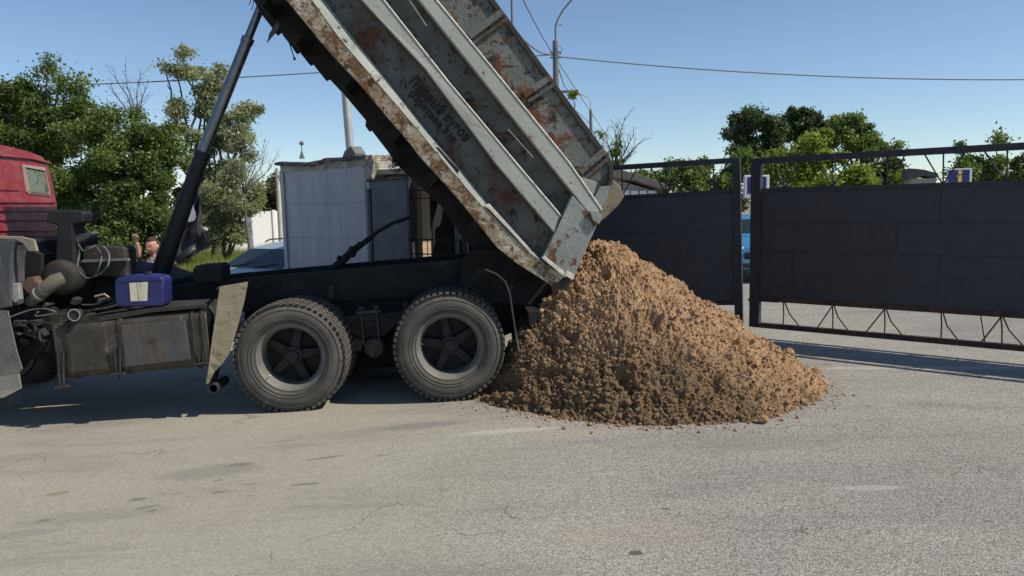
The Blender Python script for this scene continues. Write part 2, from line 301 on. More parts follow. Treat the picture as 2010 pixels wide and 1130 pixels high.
# ------------------------------------------------------------------ mesh helpers
class MB:
    def __init__(s): s.v = []; s.f = []
    def add(s, vs, fs):
        o = len(s.v); s.v += [tuple(p) for p in vs]; s.f += [tuple(i+o for i in f) for f in fs]; return s
    def box(s, c, d, rot=None):
        vs = []
        for x in (-.5, .5):
            for y in (-.5, .5):
                for z in (-.5, .5):
                    p = Vector((x*d[0], y*d[1], z*d[2]))
                    if rot is not None: p = rot @ p
                    vs.append(p + Vector(c))
        return s.add(vs, [(0, 1, 3, 2), (4, 6, 7, 5), (0, 4, 5, 1), (2, 3, 7, 6), (0, 2, 6, 4), (1, 5, 7, 3)])
    def prism(s, poly, v0, v1, axis='v'):
        """poly of (u,w), extruded along v"""
        n = len(poly)
        if axis == 'v': mk = lambda p, v: (p[0], v, p[1])
        elif axis == 'u': mk = lambda p, v: (v, p[0], p[1])
        else: mk = lambda p, v: (p[0], p[1], v)
        vs = [mk(p, v0) for p in poly] + [mk(p, v1) for p in poly]
        fs = [tuple(range(n)), tuple(range(2*n-1, n-1, -1))]
        fs += [(i, (i+1) % n, n+(i+1) % n, n+i) for i in range(n)]
        return s.add(vs, fs)
    def tube(s, pts, r, n=8, caps=True):
        pts = [Vector(p) for p in pts]; rr = r if isinstance(r, (list, tuple)) else [r]*len(pts)
        vs = []; up = None
        for i, p in enumerate(pts):
            d = (pts[min(i+1, len(pts)-1)] - pts[max(i-1, 0)])
            d = d.normalized() if d.length > 1e-9 else Vector((0, 0, 1))
            if up is None: up = d.orthogonal().normalized()
            up = (up - d*up.dot(d))
            up = up.normalized() if up.length > 1e-6 else d.orthogonal().normalized()
            sd_ = d.cross(up)
            for k in range(n):
                a = 2*math.pi*k/n; vs.append(p + (up*math.cos(a) + sd_*math.sin(a))*rr[i])
        fs = []
        for i in range(len(pts)-1):
            for k in range(n):
                a = i*n+k; b = i*n+(k+1) % n; fs.append((a, b, b+n, a+n))
        if caps: fs.append(tuple(reversed(range(n)))); fs.append(tuple(range((len(pts)-1)*n, len(pts)*n)))
        return s.add(vs, fs)
    def lathe(s, prof, n=48, c=(0, 0, 0), axis='v', closed=False):
        """prof of (radius, position along axis)"""
        vs = []
        for r, h in prof:
            for k in range(n):
                a = 2*math.pi*k/n; x, y = r*math.cos(a), r*math.sin(a)
                p = (x, h, y) if axis == 'v' else ((h, x, y) if axis == 'u' else (x, y, h))
                vs.append((p[0]+c[0], p[1]+c[1], p[2]+c[2]))
        fs = []; m_ = len(prof)
        for i in range(m_ if closed else m_-1):
            j = (i+1) % m_
            for k in range(n):
                fs.append((i*n+k, i*n+(k+1) % n, j*n+(k+1) % n, j*n+k))
        return s.add(vs, fs)
    def strip(s, a, b):
        n = len(a); return s.add(list(a)+list(b), [(i, i+1, n+i+1, n+i) for i in range(n-1)])
    def build(s, name, mt, parent=None, bevel=0, smooth=False, subs=0, seg=2, solid=0):
        me = bpy.data.meshes.new(name); me.from_pydata(s.v, [], s.f); me.validate()
        bm = bmesh.new(); bm.from_mesh(me); bmesh.ops.recalc_face_normals(bm, faces=bm.faces); bm.to_mesh(me); bm.free()
        o = bpy.data.objects.new(name, me); COL.objects.link(o); me.materials.append(mt)
        if parent: o.parent = parent
        if solid: md = o.modifiers.new('solid', 'SOLIDIFY'); md.thickness = solid; md.offset = 0
        if bevel:
            md = o.modifiers.new('bevel', 'BEVEL'); md.width = bevel; md.segments = seg; md.limit_method = 'ANGLE'; md.angle_limit = R(40)
        if subs: md = o.modifiers.new('sub', 'SUBSURF'); md.levels = subs; md.render_levels = subs
        if smooth:
            for p in me.polygons: p.use_smooth = True
            if smooth != 2: me.set_sharp_from_angle(angle=R(38))
        return o
def fastmesh(name, V, F, mt, parent=None, rnd=None, smooth=False):
    me = bpy.data.meshes.new(name); V = np.asarray(V, dtype=np.float32); F = np.asarray(F, dtype=np.int32); k = F.shape[1]
    me.vertices.add(len(V)); me.vertices.foreach_set('co', V.ravel())
    me.loops.add(F.size); me.loops.foreach_set('vertex_index', F.ravel())
    me.polygons.add(len(F)); me.polygons.foreach_set('loop_start', np.arange(0, F.size, k, dtype=np.int32))
    if smooth: me.polygons.foreach_set('use_smooth', np.ones(len(F), dtype=bool))
    if rnd is not None:
        at = me.attributes.new('rnd', 'FLOAT', 'POINT'); at.data.foreach_set('value', np.asarray(rnd, dtype=np.float32))
    me.update(calc_edges=True)
    o = bpy.data.objects.new(name, me); COL.objects.link(o); me.materials.append(mt)
    if parent: o.parent = parent
    return o
def tag(o, label=None, cat=None, group=None, kind=None):
    if label: o['label'] = label
    if cat: o['category'] = cat
    if group: o['group'] = group
    if kind: o['kind'] = kind
    return o
def empty(name, loc=(0, 0, 0), rz=0, mw=None):
    o = bpy.data.objects.new(name, None); COL.objects.link(o); o.empty_display_size = .2
    if mw is not None: o.matrix_world = mw
    else: o.location = loc; o.rotation_euler = (0, 0, rz)
    return o
def copy_tree(o, parent=None):
    c = o.copy(); COL.objects.link(c); c.parent = parent
    for ch in list(o.children): copy_tree(ch, c)
    return c

# ================================================================== GROUND
def build_ground():
    xs = np.concatenate([np.linspace(-400, -16, 10), np.linspace(-15, 8, 70), np.linspace(9, 400, 10)])
    ys = np.concatenate([np.linspace(-60, 1.5, 6), np.linspace(2, 30, 60), np.linspace(32, 900, 12)])
    V = []
    for y in ys:
        for x in xs: V.append((x, y, gz(x)))
    n = len(xs); F = [(j*n+i, j*n+i+1, (j+1)*n+i+1, (j+1)*n+i) for j in range(len(ys)-1) for i in range(n-1)]
    o = fastmesh('ground', V, F, m_asph, smooth=True); tag(o, kind='structure')
build_ground()

# ================================================================== DUMP TRUCK
O = P(577, 819, 6.86)
TF = Frame(O, R(4), .052)
T = TF.T
truck = empty('dump_truck', mw=TF.matrix())
tag(truck, 'red cab dump truck with rusty grey body tipped high above the soil heap', 'dump truck')
def TP(pts, v=0.0): return [T(x, y, v) for x, y in pts]
def tprism(name, pts, v0, v1, mt, parent=truck, **k):
    return MB().prism(TP(pts, v0), v0, v1).build(name, mt, parent, **k)
def T3(x, y, v): a = T(x, y, v); return (a[0], v, a[1])

# ---- wheels
def make_wheel():
    rim = MB()
    rim.lathe([(.322, .0), (.330, .006), (.330, .02), (.314, .026), (.300, .05), (.288, .085), (.282, .25), (.30, .27), (.322, .29), (.322, .295), (.272, .28), (.268, .08), (.280, .045), (.297, .012), (.310, .0)], 64, closed=True)
    w = rim.build('wheel', m_rim, None, smooth=True)
    ty = MB()
    prof = [(.318, .010), (.330, -.006), (.350, -.019), (.385, -.032), (.425, -.034), (.462, -.022), (.490, .000), (.505, .016),
            (.515, .05), (.520, .13), (.515, .21), (.505, .244), (.490, .262), (.455, .285), (.42, .296), (.36, .288), (.318, .265)]
    prof = prof + [(.300, .22), (.300, .06)]
    ty.lathe(prof, 96, closed=True)
    # raised bead rings on the sidewall
    for rr, hh in ((.347, -.020), (.372, -.030), (.458, -.026)):
        ty.lathe([(rr-.004, hh+.004), (rr-.002, hh-.004), (rr+.002, hh-.004), (rr+.004, hh+.004)], 96)
    # tread and shoulder blocks
    for k in range(54):
        a = 2*math.pi*k/54; q = Matrix.Rotation(-a, 3, 'Y')
        for (r0, v_, dr, dv, dt, off) in ((.5215, .065, .019, .085, .040, 0), (.5235, .130, .019, .040, .038, .5), (.5215, .195, .019, .085, .040, 0)):
            a2 = a + off*2*math.pi/54; q2 = Matrix.Rotation(-a2, 3, 'Y')
            ty.box(q2 @ Vector((r0, v_, 0)), (dr, dv, dt), q2)
        for v_, tl in ((.006, 1), (.254, -1)):
            q3 = q @ Matrix.Rotation(tl*R(52), 3, 'Z')
            ty.box(q @ Vector((.5015, v_, 0)), (.020, .050, .036), q3)
    ty.build('tyre', m_tyre, w, smooth=True)
    d = MB(); ph = .35
    d.lathe([(.275, .255), (.22, .25), (.12, .235), (.0001, .235)], 48)
    for k in range(5):
        a = ph + 2*math.pi*k/5; q = Matrix.Rotation(-a, 3, 'Y')
        d.prism([(.07, -.045), (.235, -.026), (.235, .026), (.07, .045)], .11, .165) if False else None
        pts = [q @ Vector(p) for p in ((.05, .13, -.042), (.270, .17, -.036), (.270, .17, .036), (.05, .13, .042), (.05, .24, -.05), (.270, .25, -.04), (.270, .25, .04), (.05, .24, .05))]
        d.add(pts, [(0, 1, 2, 3), (7, 6, 5, 4), (0, 4, 5, 1), (1, 5, 6, 2), (2, 6, 7, 3), (3, 7, 4, 0)])
    d.build('spokes', m_hub, w, bevel=.006)
    h = MB(); h.lathe([(.0001, .075), (.045, .075), (.056, .085), (.060, .105), (.085, .11), (.092, .125), (.092, .24)], 32)
    for k in range(10):
        a = 2*math.pi*k/10; h.lathe([(.0001, .097), (.008, .097), (.009, .115)], 6, c=(.077*math.cos(a), 0, .077*math.sin(a)))
    h.build('hub', m_hub, w, smooth=True)
    vl = MB(); a = -2.2; vl.tube([(.29*math.cos(a), .04, .29*math.sin(a)), (.262*math.cos(a), .01, .262*math.sin(a)), (.245*math.cos(a), -.005, .245*math.sin(a))], .004, 6)
    vl.build('valve', m_chrome, w)
    return w
WR = .53
w0 = make_wheel(); w0.parent = truck
c1 = T(571, 706, 0.0); c2 = T(882, 683, 0.0)
w_y = (c1[1]+c2[1])/2
print('WHEELS', c1, c2)
def rotw(o, a, flip=False):
    o.rotation_euler = (0, a, math.pi if flip else 0)
w0.location = (c1[0]-.015, .035, c1[1]+.01); w0.scale = (.985, 1.08, .985); rotw(w0, .3)
w1 = copy_tree(w0, truck); w1.location = (c2[0], .035, c2[1]); rotw(w1, 1.15)
TW = 2.42
for cc in (c1, c2):
    for (vv, fl) in ((.64+.0, False), (TW, True), (TW-.62, True)):
        w = copy_tree(w0, truck); w.location = (cc[0], vv if fl else .36, cc[1]); rotw(w, random.random()*3, fl)
FU = c1[0] - 3.68
for (vv, fl) in ((.03, False), (TW, True)):
    w = copy_tree(w0, truck); w.location = (FU, vv, c1[1]); rotw(w, random.random()*3, fl)
for cc in (c1, c2): MB().tube([(cc[0], .3, cc[1]), (cc[0], 2.1, cc[1])], .09, 16).build('axle', m_dark, truck, smooth=True)
MB().tube([(FU, .2, c1[1]), (FU, 2.2, c1[1])], .06, 12).build('axle', m_dark, truck, smooth=True)

# ---- chassis
for v0 in (.74, 1.62):
    MB().prism([T(-330, 640, .74), T(-100, 600, .74), T(330, 562, .74), T(425, 551, .74), T(730, 524, .74), T(905, 509, .74), T(1000, 500, .74), T(1085, 560, .74), T(1075, 585, .74),
                T(1000, 574, .74), T(650, 592, .74), T(330, 628, .74), T(-330, 700, .74)], v0, v0+.09).build('chassis_rail', m_dark, truck, bevel=.006)
for px in (-200, 60, 250, 440, 560, 730, 900, 1030):
    a = T(px, 0, .74)[0]; top = T(px, 560-(px-330)*.085, .74)[1]
    MB().box((a, 1.2, top-.16), (.09, .82, .17)).build('crossmember', m_dark, truck, bevel=.005)
tprism('hinge_bracket', [(905, 512), (930, 490), (985, 487), (1050, 530), (1110, 585), (1090, 610), (1030, 600), (900, 590)], .62, .72, m_dark, bevel=.01)
tprism('hinge_bracket', [(905, 512), (930, 490), (985, 487), (1050, 530), (1110, 585), (1090, 610), (1030, 600), (900, 590)], 1.75, 1.85, m_dark, bevel=.01)
a = T(1075, 590, .8); MB().tube([(a[0]-.03, .35, a[1]-.02), (a[0]-.03, 2.05, a[1]-.02)], .055, 14).build('hinge_shaft', m_dark, truck, smooth=True)
a = T(1040, 610, .7); MB().box((a[0], 1.2, a[1]-.02), (.12, 1.9, .16)).build('rear_crossbeam', m_dark, truck, bevel=.01)
tprism('bogie_plate', [(480, 600), (1010, 572), (1030, 600), (1010, 650), (900, 640), (800, 625), (650, 640), (560, 650), (480, 640)], .80, .83, m_dark, bevel=.004)
tprism('bogie_plate', [(480, 600), (1010, 572), (1030, 600), (1010, 650), (900, 700), (730, 700), (560, 700), (480, 640)], 1.50, 1.56, m_dark, bevel=.004)
tprism('gearbox', [(640, 600), (820, 590), (810, 720), (650, 730)], .95, 1.4, m_dark, bevel=.05)
# leaf spring pack and its casing
sp = MB(); cu, cw = T(728, 640, .45)
for k in range(12):
    sp.box((cu, .45, cw+.11-k*.018), (.80-.05*k, .09, .012))
sp.build('leaf_spring', m_dark2, truck, bevel=.003)
ub = MB()
for du in (-.075, .075): ub.box((cu+du, .385, cw+.0), (.025, .025, .34)); ub.box((cu+du, .42, cw+.18), (.05, .06, .05))
ub.box((cu, .40, cw+.15), (.24, .08, .035)); ub.build('spring_clamp', m_dark2, truck, bevel=.004)
MB().lathe([(.0001, 0), (.085, 0), (.10, .02), (.10, .3)], 28, c=(cu+.02, .36, cw-.20)).build('spring_hub', m_dark2, truck, smooth=True)
MB().box((cu-.14, .42, cw-.16), (.10, .05, .12), Matrix.Rotation(.4, 3, 'Y')).build('torque_rod', m_dark2, truck, bevel=.01)
for (px, py) in ((655, 640), (800, 620)):
    a = T(px, py, .5); MB().box((a[0], .55, a[1]), (.06, .3, .3)).build('spring_hanger', m_dark, truck, bevel=.01)
tprism('rail_bracket', [(643, 560), (656, 560), (656, 585), (643, 586)], .70, .73, m_dark2, bevel=.004)
# curved guard stay behind the last wheel
MB().tube([T3(*p, .02) for p in ((952, 528), (975, 537), (992, 552), (1001, 575), (1006, 610), (1012, 650), (1019, 690))], .008, 8).build('guard_stay', m_wire, truck, smooth=True)
MB().tube([T3(1003, 565, .02), T3(1020, 548, .3), T3(1016, 545, .7)], .018, 8).build('stay_bracket', m_dark2, truck, smooth=True)
# mud flap in front of the twin wheels, torn at the bottom
fl = MB(); rows = [((432, 562), (487, 553)), ((428, 585), (480, 590)), ((423, 625), (467, 640)), ((417, 660), (458, 668)), ((413, 690), (449, 695)), ((410, 712), (434, 716)), ((407, 735), (421, 728)), ((404, 753), (409, 750))]
fa = [T3(*r[0], -.02) for r in rows]; fb = [T3(*r[1], .03) for r in rows]; fl.strip(fa, fb)
fl.build('mud_flap', m_flap, truck, solid=.018)
MB().tube([T3(430, 566, .0), T3(436, 566, .7)], .018, 8).build('flap_stay', m_dark2, truck)
MB().lathe([(.038, -.02), (.045, -.02), (.045, .34), (.038, .34)], 20, c=(T(418, 763, 0)[0], 0.02, T(418, 763, 0)[1]), closed=True).build('exhaust_pipe', m_hub, truck, smooth=True)
MB().tube([T3(418, 755, .2), T3(440, 660, .35)], .03, 8).build('pipe_hanger', m_dark, truck)

# ---- fuel tank
l0 = T(102, 650, -.02); r0 = T(403, 615, -.02)
tb = T(240, 735, -.02)[1]; tt = T(240, 622, -.02)[1]
print('TANK', l0, r0, tb, tt)
def rrect(v0, v1, w0_, w1_, r, n=5):
    pts = []
    for (cv, cw_, a0) in ((v1-r, w1_-r, 0), (v0+r, w1_-r, 90), (v0+r, w0_+r, 180), (v1-r, w0_+r, 270)):
        for k in range(n+1):
            a = R(a0+90*k/n); pts.append((cv+r*math.cos(a), cw_+r*math.sin(a)))
    return pts
MB().prism(rrect(-.02, .56, tb, tt, .09), l0[0], r0[0], 'u').build('fuel_tank', m_tank, truck, smooth=True, bevel=.01)
ftank = [o for o in truck.children if o.name.startswith('fuel_tank')][0]
for px in (122, 228, 372, 392):
    a = T(px, 600, -.03)[0]
    MB().prism(rrect(-.032, .572, tb-.012, tt+.012, .095), a-.018 if px < 372 else a-.012, a+.022 if px < 372 else a+.008, 'u').build('tank_strap', m_dark2, ftank, smooth=True, bevel=.004)
pa = T(245, 700, -.03); pb = T(364, 640, -.03)
MB().prism([(pa[0], tb+.07), (pa[0]+.005, tt-.075), (pb[0], tt-.075), (pb[0]+.01, tb+.085)], -.029, -.015).build('tank_plate', m_tankp, ftank, bevel=.004)
pa = T(128, 705, -.03); pb = T(207, 660, -.03)
MB().prism([(pa[0], tb+.06), (pa[0], tt-.09), (pb[0], tt-.09), (pb[0], tb+.06)], -.027, -.015).build('tank_plate', m_tank, ftank, bevel=.006)
for px, y0, y1 in ((117, 690, 768), (228, 680, 742), (392, 690, 722)):
    a = T(px, y0, -.05); b_ = T(px+4, y1, -.05)
    mb = MB(); mb.tube([(a[0]-.02, -.05, a[1]), (b_[0]-.02, -.03, b_[1]+.03)], .011, 6); mb.tube([(a[0]+.03, -.05, a[1]), (b_[0]+.01, -.03, b_[1]+.03)], .011, 6)
    mb.box((b_[0], -.03, b_[1]+.04), (.11, .07, .014)); mb.tube([(b_[0], -.03, b_[1]+.06), (b_[0], -.03, b_[1]-.02)], .010, 6)
    mb.build('strap_bolt', m_dark2, truck)
a = T(146, 618, -.06); MB().lathe([(.0001, .0), (.05, .0), (.056, .006), (.056, .012), (.045, .016), (.045, .09)], 28, c=(a[0], -.06, a[1])).build('filler_cap', m_hub, truck, smooth=True)
MB().lathe([(.046, -.068), (.054, -.068), (.056, -.060), (.048, -.056)], 28, c=(a[0], 0, a[1]), closed=True).build('cap_ring', m_chrome, truck, smooth=True)
tprism('tank_end_box', [(385, 612), (405, 600), (414, 618), (412, 640), (396, 645)], .02, .30, m_dark2, bevel=.008)
# ledge and air hoses over the tank
tprism('tank_ledge', [(100, 640), (150, 628), (300, 604), (405, 597), (405, 604), (300, 613), (150, 638), (100, 650)], -.0, .55, m_dark2, bevel=.004)

# ---- bits on the frame between cab and body
tprism('valve_box', [(380, 556), (378, 530), (384, 521), (428, 518), (434, 524), (436, 553)], .5, .8, m_dark, bevel=.01)
tprism('battery_box', [(160, 540), (160, 487), (168, 483), (240, 483), (246, 490), (250, 545)], .45, .70, m_dark2, bevel=.02)
tprism('battery_shelf', [(160, 510), (250, 507), (252, 511), (160, 515)], .40, .45, m_wire)
tprism('engine_block', [(-60, 470), (112, 470), (112, 520), (260, 530), (330, 552), (330, 640), (200, 690), (-60, 720)], .72, 1.6, m_dark, bevel=.02)
tprism('engine_block', [(20, 600), (100, 605), (110, 680), (60, 700), (20, 690)], .2, .6, m_dark, bevel=.02)
tprism('air_intake', [(90, 436), (92, 418), (110, 412), (160, 414), (166, 420), (164, 436), (142, 441), (144, 480), (149, 545), (106, 545), (111, 441)], .35, .60, m_cylb, bevel=.015)
a = T(118, 545, .30); MB().lathe([(.0001, 0), (.11, 0), (.15, .02), (.165, .05), (.165, .36), (.12, .38)], 36, c=(a[0], .25, a[1])).build('air_filter', m_hub, truck, smooth=True)
MB().tube([T3(124, 546, .16), T3(108, 552, .12), T3(88, 567, .10), T3(74, 580, .12), T3(60, 592, .2)], [.062, .070, .062, .056, .05], 18).build('intake_hose', m_pipe, truck, smooth=True)
for (x, y) in ((88, 567), (76, 578)):
    MB().tube([T3(x+2, y-2, .10), T3(x-2, y+2, .11)], .066, 18).build('hose_clamp', m_wire, truck, smooth=True)
tprism('engine_bracket', [(40, 560), (52, 545), (66, 543), (70, 552), (82, 556), (78, 574), (56, 578)], .16, .3, mat('rusty_casting', (.14, .085, .06), .85, var=.4, vs=9, bump=.6), bevel=.01)
tprism('engine_bracket', [(22, 556), (36, 556), (38, 572), (40, 588), (28, 595), (21, 585)], .0, .06, m_alu, bevel=.01)
tprism('mirror_arm', [(146, 468), (160, 459), (178, 455), (184, 459), (172, 468), (150, 478)], .4, .55, m_guard, bevel=.01)
def cable(pts, v, r=.006, mt=m_wire, name='cable'):
    P3 = []
    pts = [T3(x, y, v + .03*math.sin(i*2.1)) for i, (x, y) in enumerate(pts)]
    for i in range(len(pts)-1):
        p0 = Vector(pts[max(i-1, 0)]); p1 = Vector(pts[i]); p2 = Vector(pts[i+1]); p3 = Vector(pts[min(i+2, len(pts)-1)])
        for k in range(6):
            t = k/6; P3.append(.5*((2*p1)+(p2-p0)*t+(2*p0-5*p1+4*p2-p3)*t*t+(3*p1-p0-3*p2+p3)*t**3))
    P3.append(Vector(pts[-1])); MB().tube(P3, r, 6).build(name, mt, truck, smooth=True)
cable([(190, 485), (199, 500), (196, 520), (186, 540), (172, 545), (160, 538), (152, 520), (155, 500)], .38)
cable([(202, 482), (214, 498), (212, 520), (200, 535), (185, 543)], .37, .008)
cable([(155, 480), (163, 492), (175, 488), (190, 480)], .4)
cable([(152, 470), (156, 500), (150, 530), (160, 545)], .4)
cable([(20, 622), (60, 608), (90, 606), (110, 614), (70, 620), (75, 612)], .02)
cable([(108, 618), (150, 612), (200, 606), (230, 598)], .0, .008, m_dark2)
cable([(170, 612), (210, 600), (230, 592), (250, 605), (300, 606)], .05, .008, m_dark2)
cable([(160, 598), (190, 597), (215, 585), (226, 592)], .08, .008, m_dark2)
cable([(30, 630), (80, 632), (120, 640)], .05, .012, m_dark2)
cable([(45, 640), (60, 632), (70, 645), (66, 660), (85, 665), (90, 680)], .06, .014, m_hub)
cable([(55, 650), (75, 648), (80, 668), (98, 670), (92, 690)], .04, .011, m_hub)
for k, (x, y, s_) in enumerate(((40, 634, .07), (62, 650, .09), (52, 668, .07), (84, 655, .08), (34, 655, .06), (75, 632, .06), (200, 590, .05), (150, 590, .06), (95, 598, .05))):
    MB().box(T3(x, y, .16), (s_, .12, s_*.8), Matrix.Rotation(.3*k, 3, 'Y')).build('fitting', m_hub if k % 2 else m_dark2, truck, bevel=.008)
MB().tube([T3(186, 582, .25), T3(205, 577, .25), T3(213, 583, .25), T3(214, 590, .25)], .010, 6).build('cable', mat('yellowed_hose', (.34, .32, .19), .7), truck, smooth=True)

# ---- hoist cylinder
def stage(name, a, b, r0_, r1_, mt, col=True, par=None):
    mb = MB(); mb.tube([a, b], [r0_, r1_], 24)
    if col:
        A, B = Vector(a), Vector(b); d = (B-A).normalized(); mb.tube([B-d*.05, B+d*.012], [r1_*1.13, r1_*1.13], 24)
    return mb.build(name, mt, par or truck, smooth=True, bevel=.003)
VC = 1.05
cyl = stage('hoist_cylinder', T3(306, 560, VC), T3(398, 300, VC), .092, .070, m_cylb)
stage('cylinder_stage', T3(396, 303, VC), T3(487, 76, VC), .056, .056, m_cyl, par=cyl)
stage('cylinder_stage', T3(485, 80, VC), T3(528, -28, VC), .041, .041, m_cyl, False, par=cyl)
a = T3(306, 565, VC); MB().box(a, (.26, .5, .2)).build('cylinder_mount', m_dark, cyl, bevel=.02)
# rusty stabiliser rod with broken collars, behind the rail
rod = MB(); rod.tube([T3(648, 530, 1.5), T3(672, 512, 1.5), T3(694, 490, 1.5), T3(715, 476, 1.5), T3(740, 455, 1.5), T3(770, 438, 1.5), T3(806, 426, 1.5)], [.035, .045, .04, .03, .022, .02, .02], 10)
for (x, y, s_) in ((668, 516, .06), (689, 493, .095), (694, 499, .06), (704, 482, .07), (719, 474, .04), (665, 505, .04)): rod.box(T3(x, y, 1.5), (s_*.7, .1, s_), Matrix.Rotation(.6, 3, 'Y'))
rod.build('stabiliser_rod', m_dark, truck, bevel=.004)

# ---- cab: what the picture shows of it is the rear wall
CV = 2.30
CU = T(112, 403, CV-.05)[0]
TU = lambda x, y: TF.TU(x, y, CU)
right = [TU(109, 466), TU(112, 404), TU(104, 362), TU(94, 322), TU(84, 308), TU(57, 297), TU(20, 288)]
lowc = right[0][1]; vr = [p[0] for p in right]; mid = CV/2
left = [(2*mid-p[0], p[1]) for p in right][::-1]
topz = right[-1][1]
print('CAB', right, CU)
prof_r = right + [(mid, topz+.02)] + left
# main shell is narrower at the roof: rear wall outline carried forward, lowered at the windscreen
nn_ = len(prof_r); V_ = []; 
for (du, sc_, dw) in ((0, 1, 0), (-.06, 1.0, .0), (-1.55, 1.0, 0), (-1.95, .98, -.20), (-2.1, .97, -.35)):
    for (v, w) in prof_r:
        ww = w if w < lowc+.62 else lowc+.62+(w-lowc-.62)*(1 if dw == 0 else (.75 if dw > -.3 else .02))
        V_.append((CU+du, mid+(v-mid)*sc_, ww))
F_ = [tuple(range(nn_))] + [(k*nn_+i, k*nn_+(i+1) % nn_, (k+1)*nn_+(i+1) % nn_, (k+1)*nn_+i) for k in range(4) for i in range(nn_)] + [tuple(range(4*nn_, 5*nn_))]
cab = MB().add(V_, F_).build('cab', m_red, truck, bevel=.02, seg=3)
cf = MB().box((CU-1.62, mid, lowc-.36), (.86, CV-.08, .74)).build('front_skirt', m_red, cab, bevel=.05)
MB().box((CU-2.02, mid, lowc-.72), (.30, CV, .34)).build('bumper', m_guard, truck, bevel=.04)
for sy in (.10, CV-.10): MB().prism([(FU-.62, lowc+.02), (FU-.58, lowc-.30), (FU-.50, lowc-.16), (FU-.25, lowc-.06), (FU+.25, lowc-.06), (FU+.45, lowc-.14), (FU+.50, lowc+.02)], sy-.14, sy+.14).build('wheel_arch_guard', m_guard, truck, bevel=.01)
for sy in (.02, CV-.02):
    MB().box((CU-1.30, sy, lowc-.36), (.02, .02, .7)).build('door_gap', m_redd, cab)
    MB().lathe([(.0001, -.02), (.085, -.015), (.09, .02)], 20, c=(CU-2.19, .35 if sy < 1 else CV-.35, lowc-.70), axis='u').build('headlight', m_chrome, cab)
def rear(name, pts, d, mt=m_red, par=cab, bev=.006, d0=-.005):
    return MB().prism([TU(x, y) if not isinstance(x, str) else (y, 0) for x, y in pts], CU+d0, CU+d, 'u').build(name, mt, par, bevel=bev, seg=3)
rear('roof_gutter', [(-90, 292), (0, 302), (60, 309), (93, 317), (94, 321), (60, 313), (0, 307), (-90, 297)], .03, bev=.004)
wf = [(41, 322), (87, 329), (98, 381), (96, 385), (55, 381), (50, 376)]; wi = [(46, 328), (84, 335), (92, 376), (91, 380), (58, 376), (55, 372)]
fr = MB(); n = len(wf); a1 = [TU(*p) for p in wf]; b1 = [TU(*p) for p in wi]
fr.v = [(CU+.010, *p) for p in a1]+[(CU+.024, *p) for p in b1]+[(CU-.01, *p) for p in a1]+[(CU-.01, *p) for p in b1]
fr.f = [(i, (i+1) % n, n+(i+1) % n, n+i) for i in range(n)]+[(i, 2*n+i, 2*n+(i+1) % n, (i+1) % n) for i in range(n)]+[(n+i, n+(i+1) % n, 3*n+(i+1) % n, 3*n+i) for i in range(n)]
fo = fr.build('window', mat('window_frame_grey', (.30, .23, .19), .6, var=.2), cab)
MB().prism([TU(*p) for p in wi], CU-.008, CU+.008, 'u').build('pane', m_cabgl, fo)
cc_ = [TU(x, y) for x, y in ((-14, 318), (24, 322), (33, 330), (40, 368), (36, 374), (-10, 373), (-18, 366), (-20, 325))]
rear('stamped_panel', [(-40, 314), (24, 321), (33, 329), (41, 368), (38, 375), (-40, 373)], .014, bev=.010)
rear('window', [(-140, 300), (-70, 310), (-62, 372), (-140, 370)], .012, m_cabgl)
for (ya, yb) in ((388, 399), (404, 416), (421, 434), (439, 455)):
    rear('rear_rib', [(-150, ya-2), (105, ya+2), (107, yb), (-150, yb-1)], .022, bev=.010)
for (u0_, u1_, z0_, z1_) in ((-1.50, -.75, .42, .88),):
    MB().box((CU+(u0_+u1_)/2, .035, lowc+(z0_+z1_)/2-.12), (u1_-u0_, .02, z1_-z0_-.1)).build('side_window', m_glass, cab, bevel=.01)
def raised(name, pts, d, mt=m_red, par=truck, bev=.006): return MB().prism(TP(pts, -d), -d, .004).build(name, mt, par, bevel=bev, seg=3)
raised('sill_trim', [(-160, 458), (40, 464), (66, 470), (73, 493), (55, 493), (45, 478), (30, 470), (-160, 466)], .03, mat('dusty_sill', (.24, .21, .16), .8, var=.2, vs=9), bev=.006)
# front mudguard and flap
tprism('mudguard', [(-90, 467), (38, 470), (29, 478), (24, 492), (21, 520), (20, 602), (0, 606), (-90, 600)], -.03, .20, m_guard, bevel=.012)
g2 = MB(); rows = [((-60, 606), (16, 610)), ((-60, 650), (22, 640)), ((-60, 690), (33, 688)), ((-60, 738), (44, 724)), ((-55, 742), (33, 737))]
g2.strip([T3(*r[0], -.0) for r in rows], [T3(*r[1], -.03) for r in rows]); g2.build('mud_flap', m_flap if False else mat('grey_mud_flap', (.15, .145, .13), .85, var=.25, vs=9, bump=.6, bs=40, bd=.01), truck, solid=.015)
g3 = MB(); rows = [((-50, 748), (38, 733)), ((-50, 770), (42, 762)), ((-45, 790), (8, 780))]
g3.strip([T3(*r[0], -.01) for r in rows], [T3(*r[1], -.04) for r in rows]); g3.build('flap_extension', mat('pale_flap', (.28, .26, .22), .85, var=.15, vs=9), truck, solid=.012)
bz = MB()
for k in range(7):
    bz.tube([T3(4+k*5, 775-k*1.5, -.03), T3(6+k*6, 800+random.randint(-8, 6), -.03)], .002, 4)
bz.build('flap_bristles', m_dark2, truck)
tprism('wheel_arch', [(22, 600), (24, 500), (30, 480), (42, 474), (66, 494), (80, 500), (80, 600)], .35, .6, m_void)

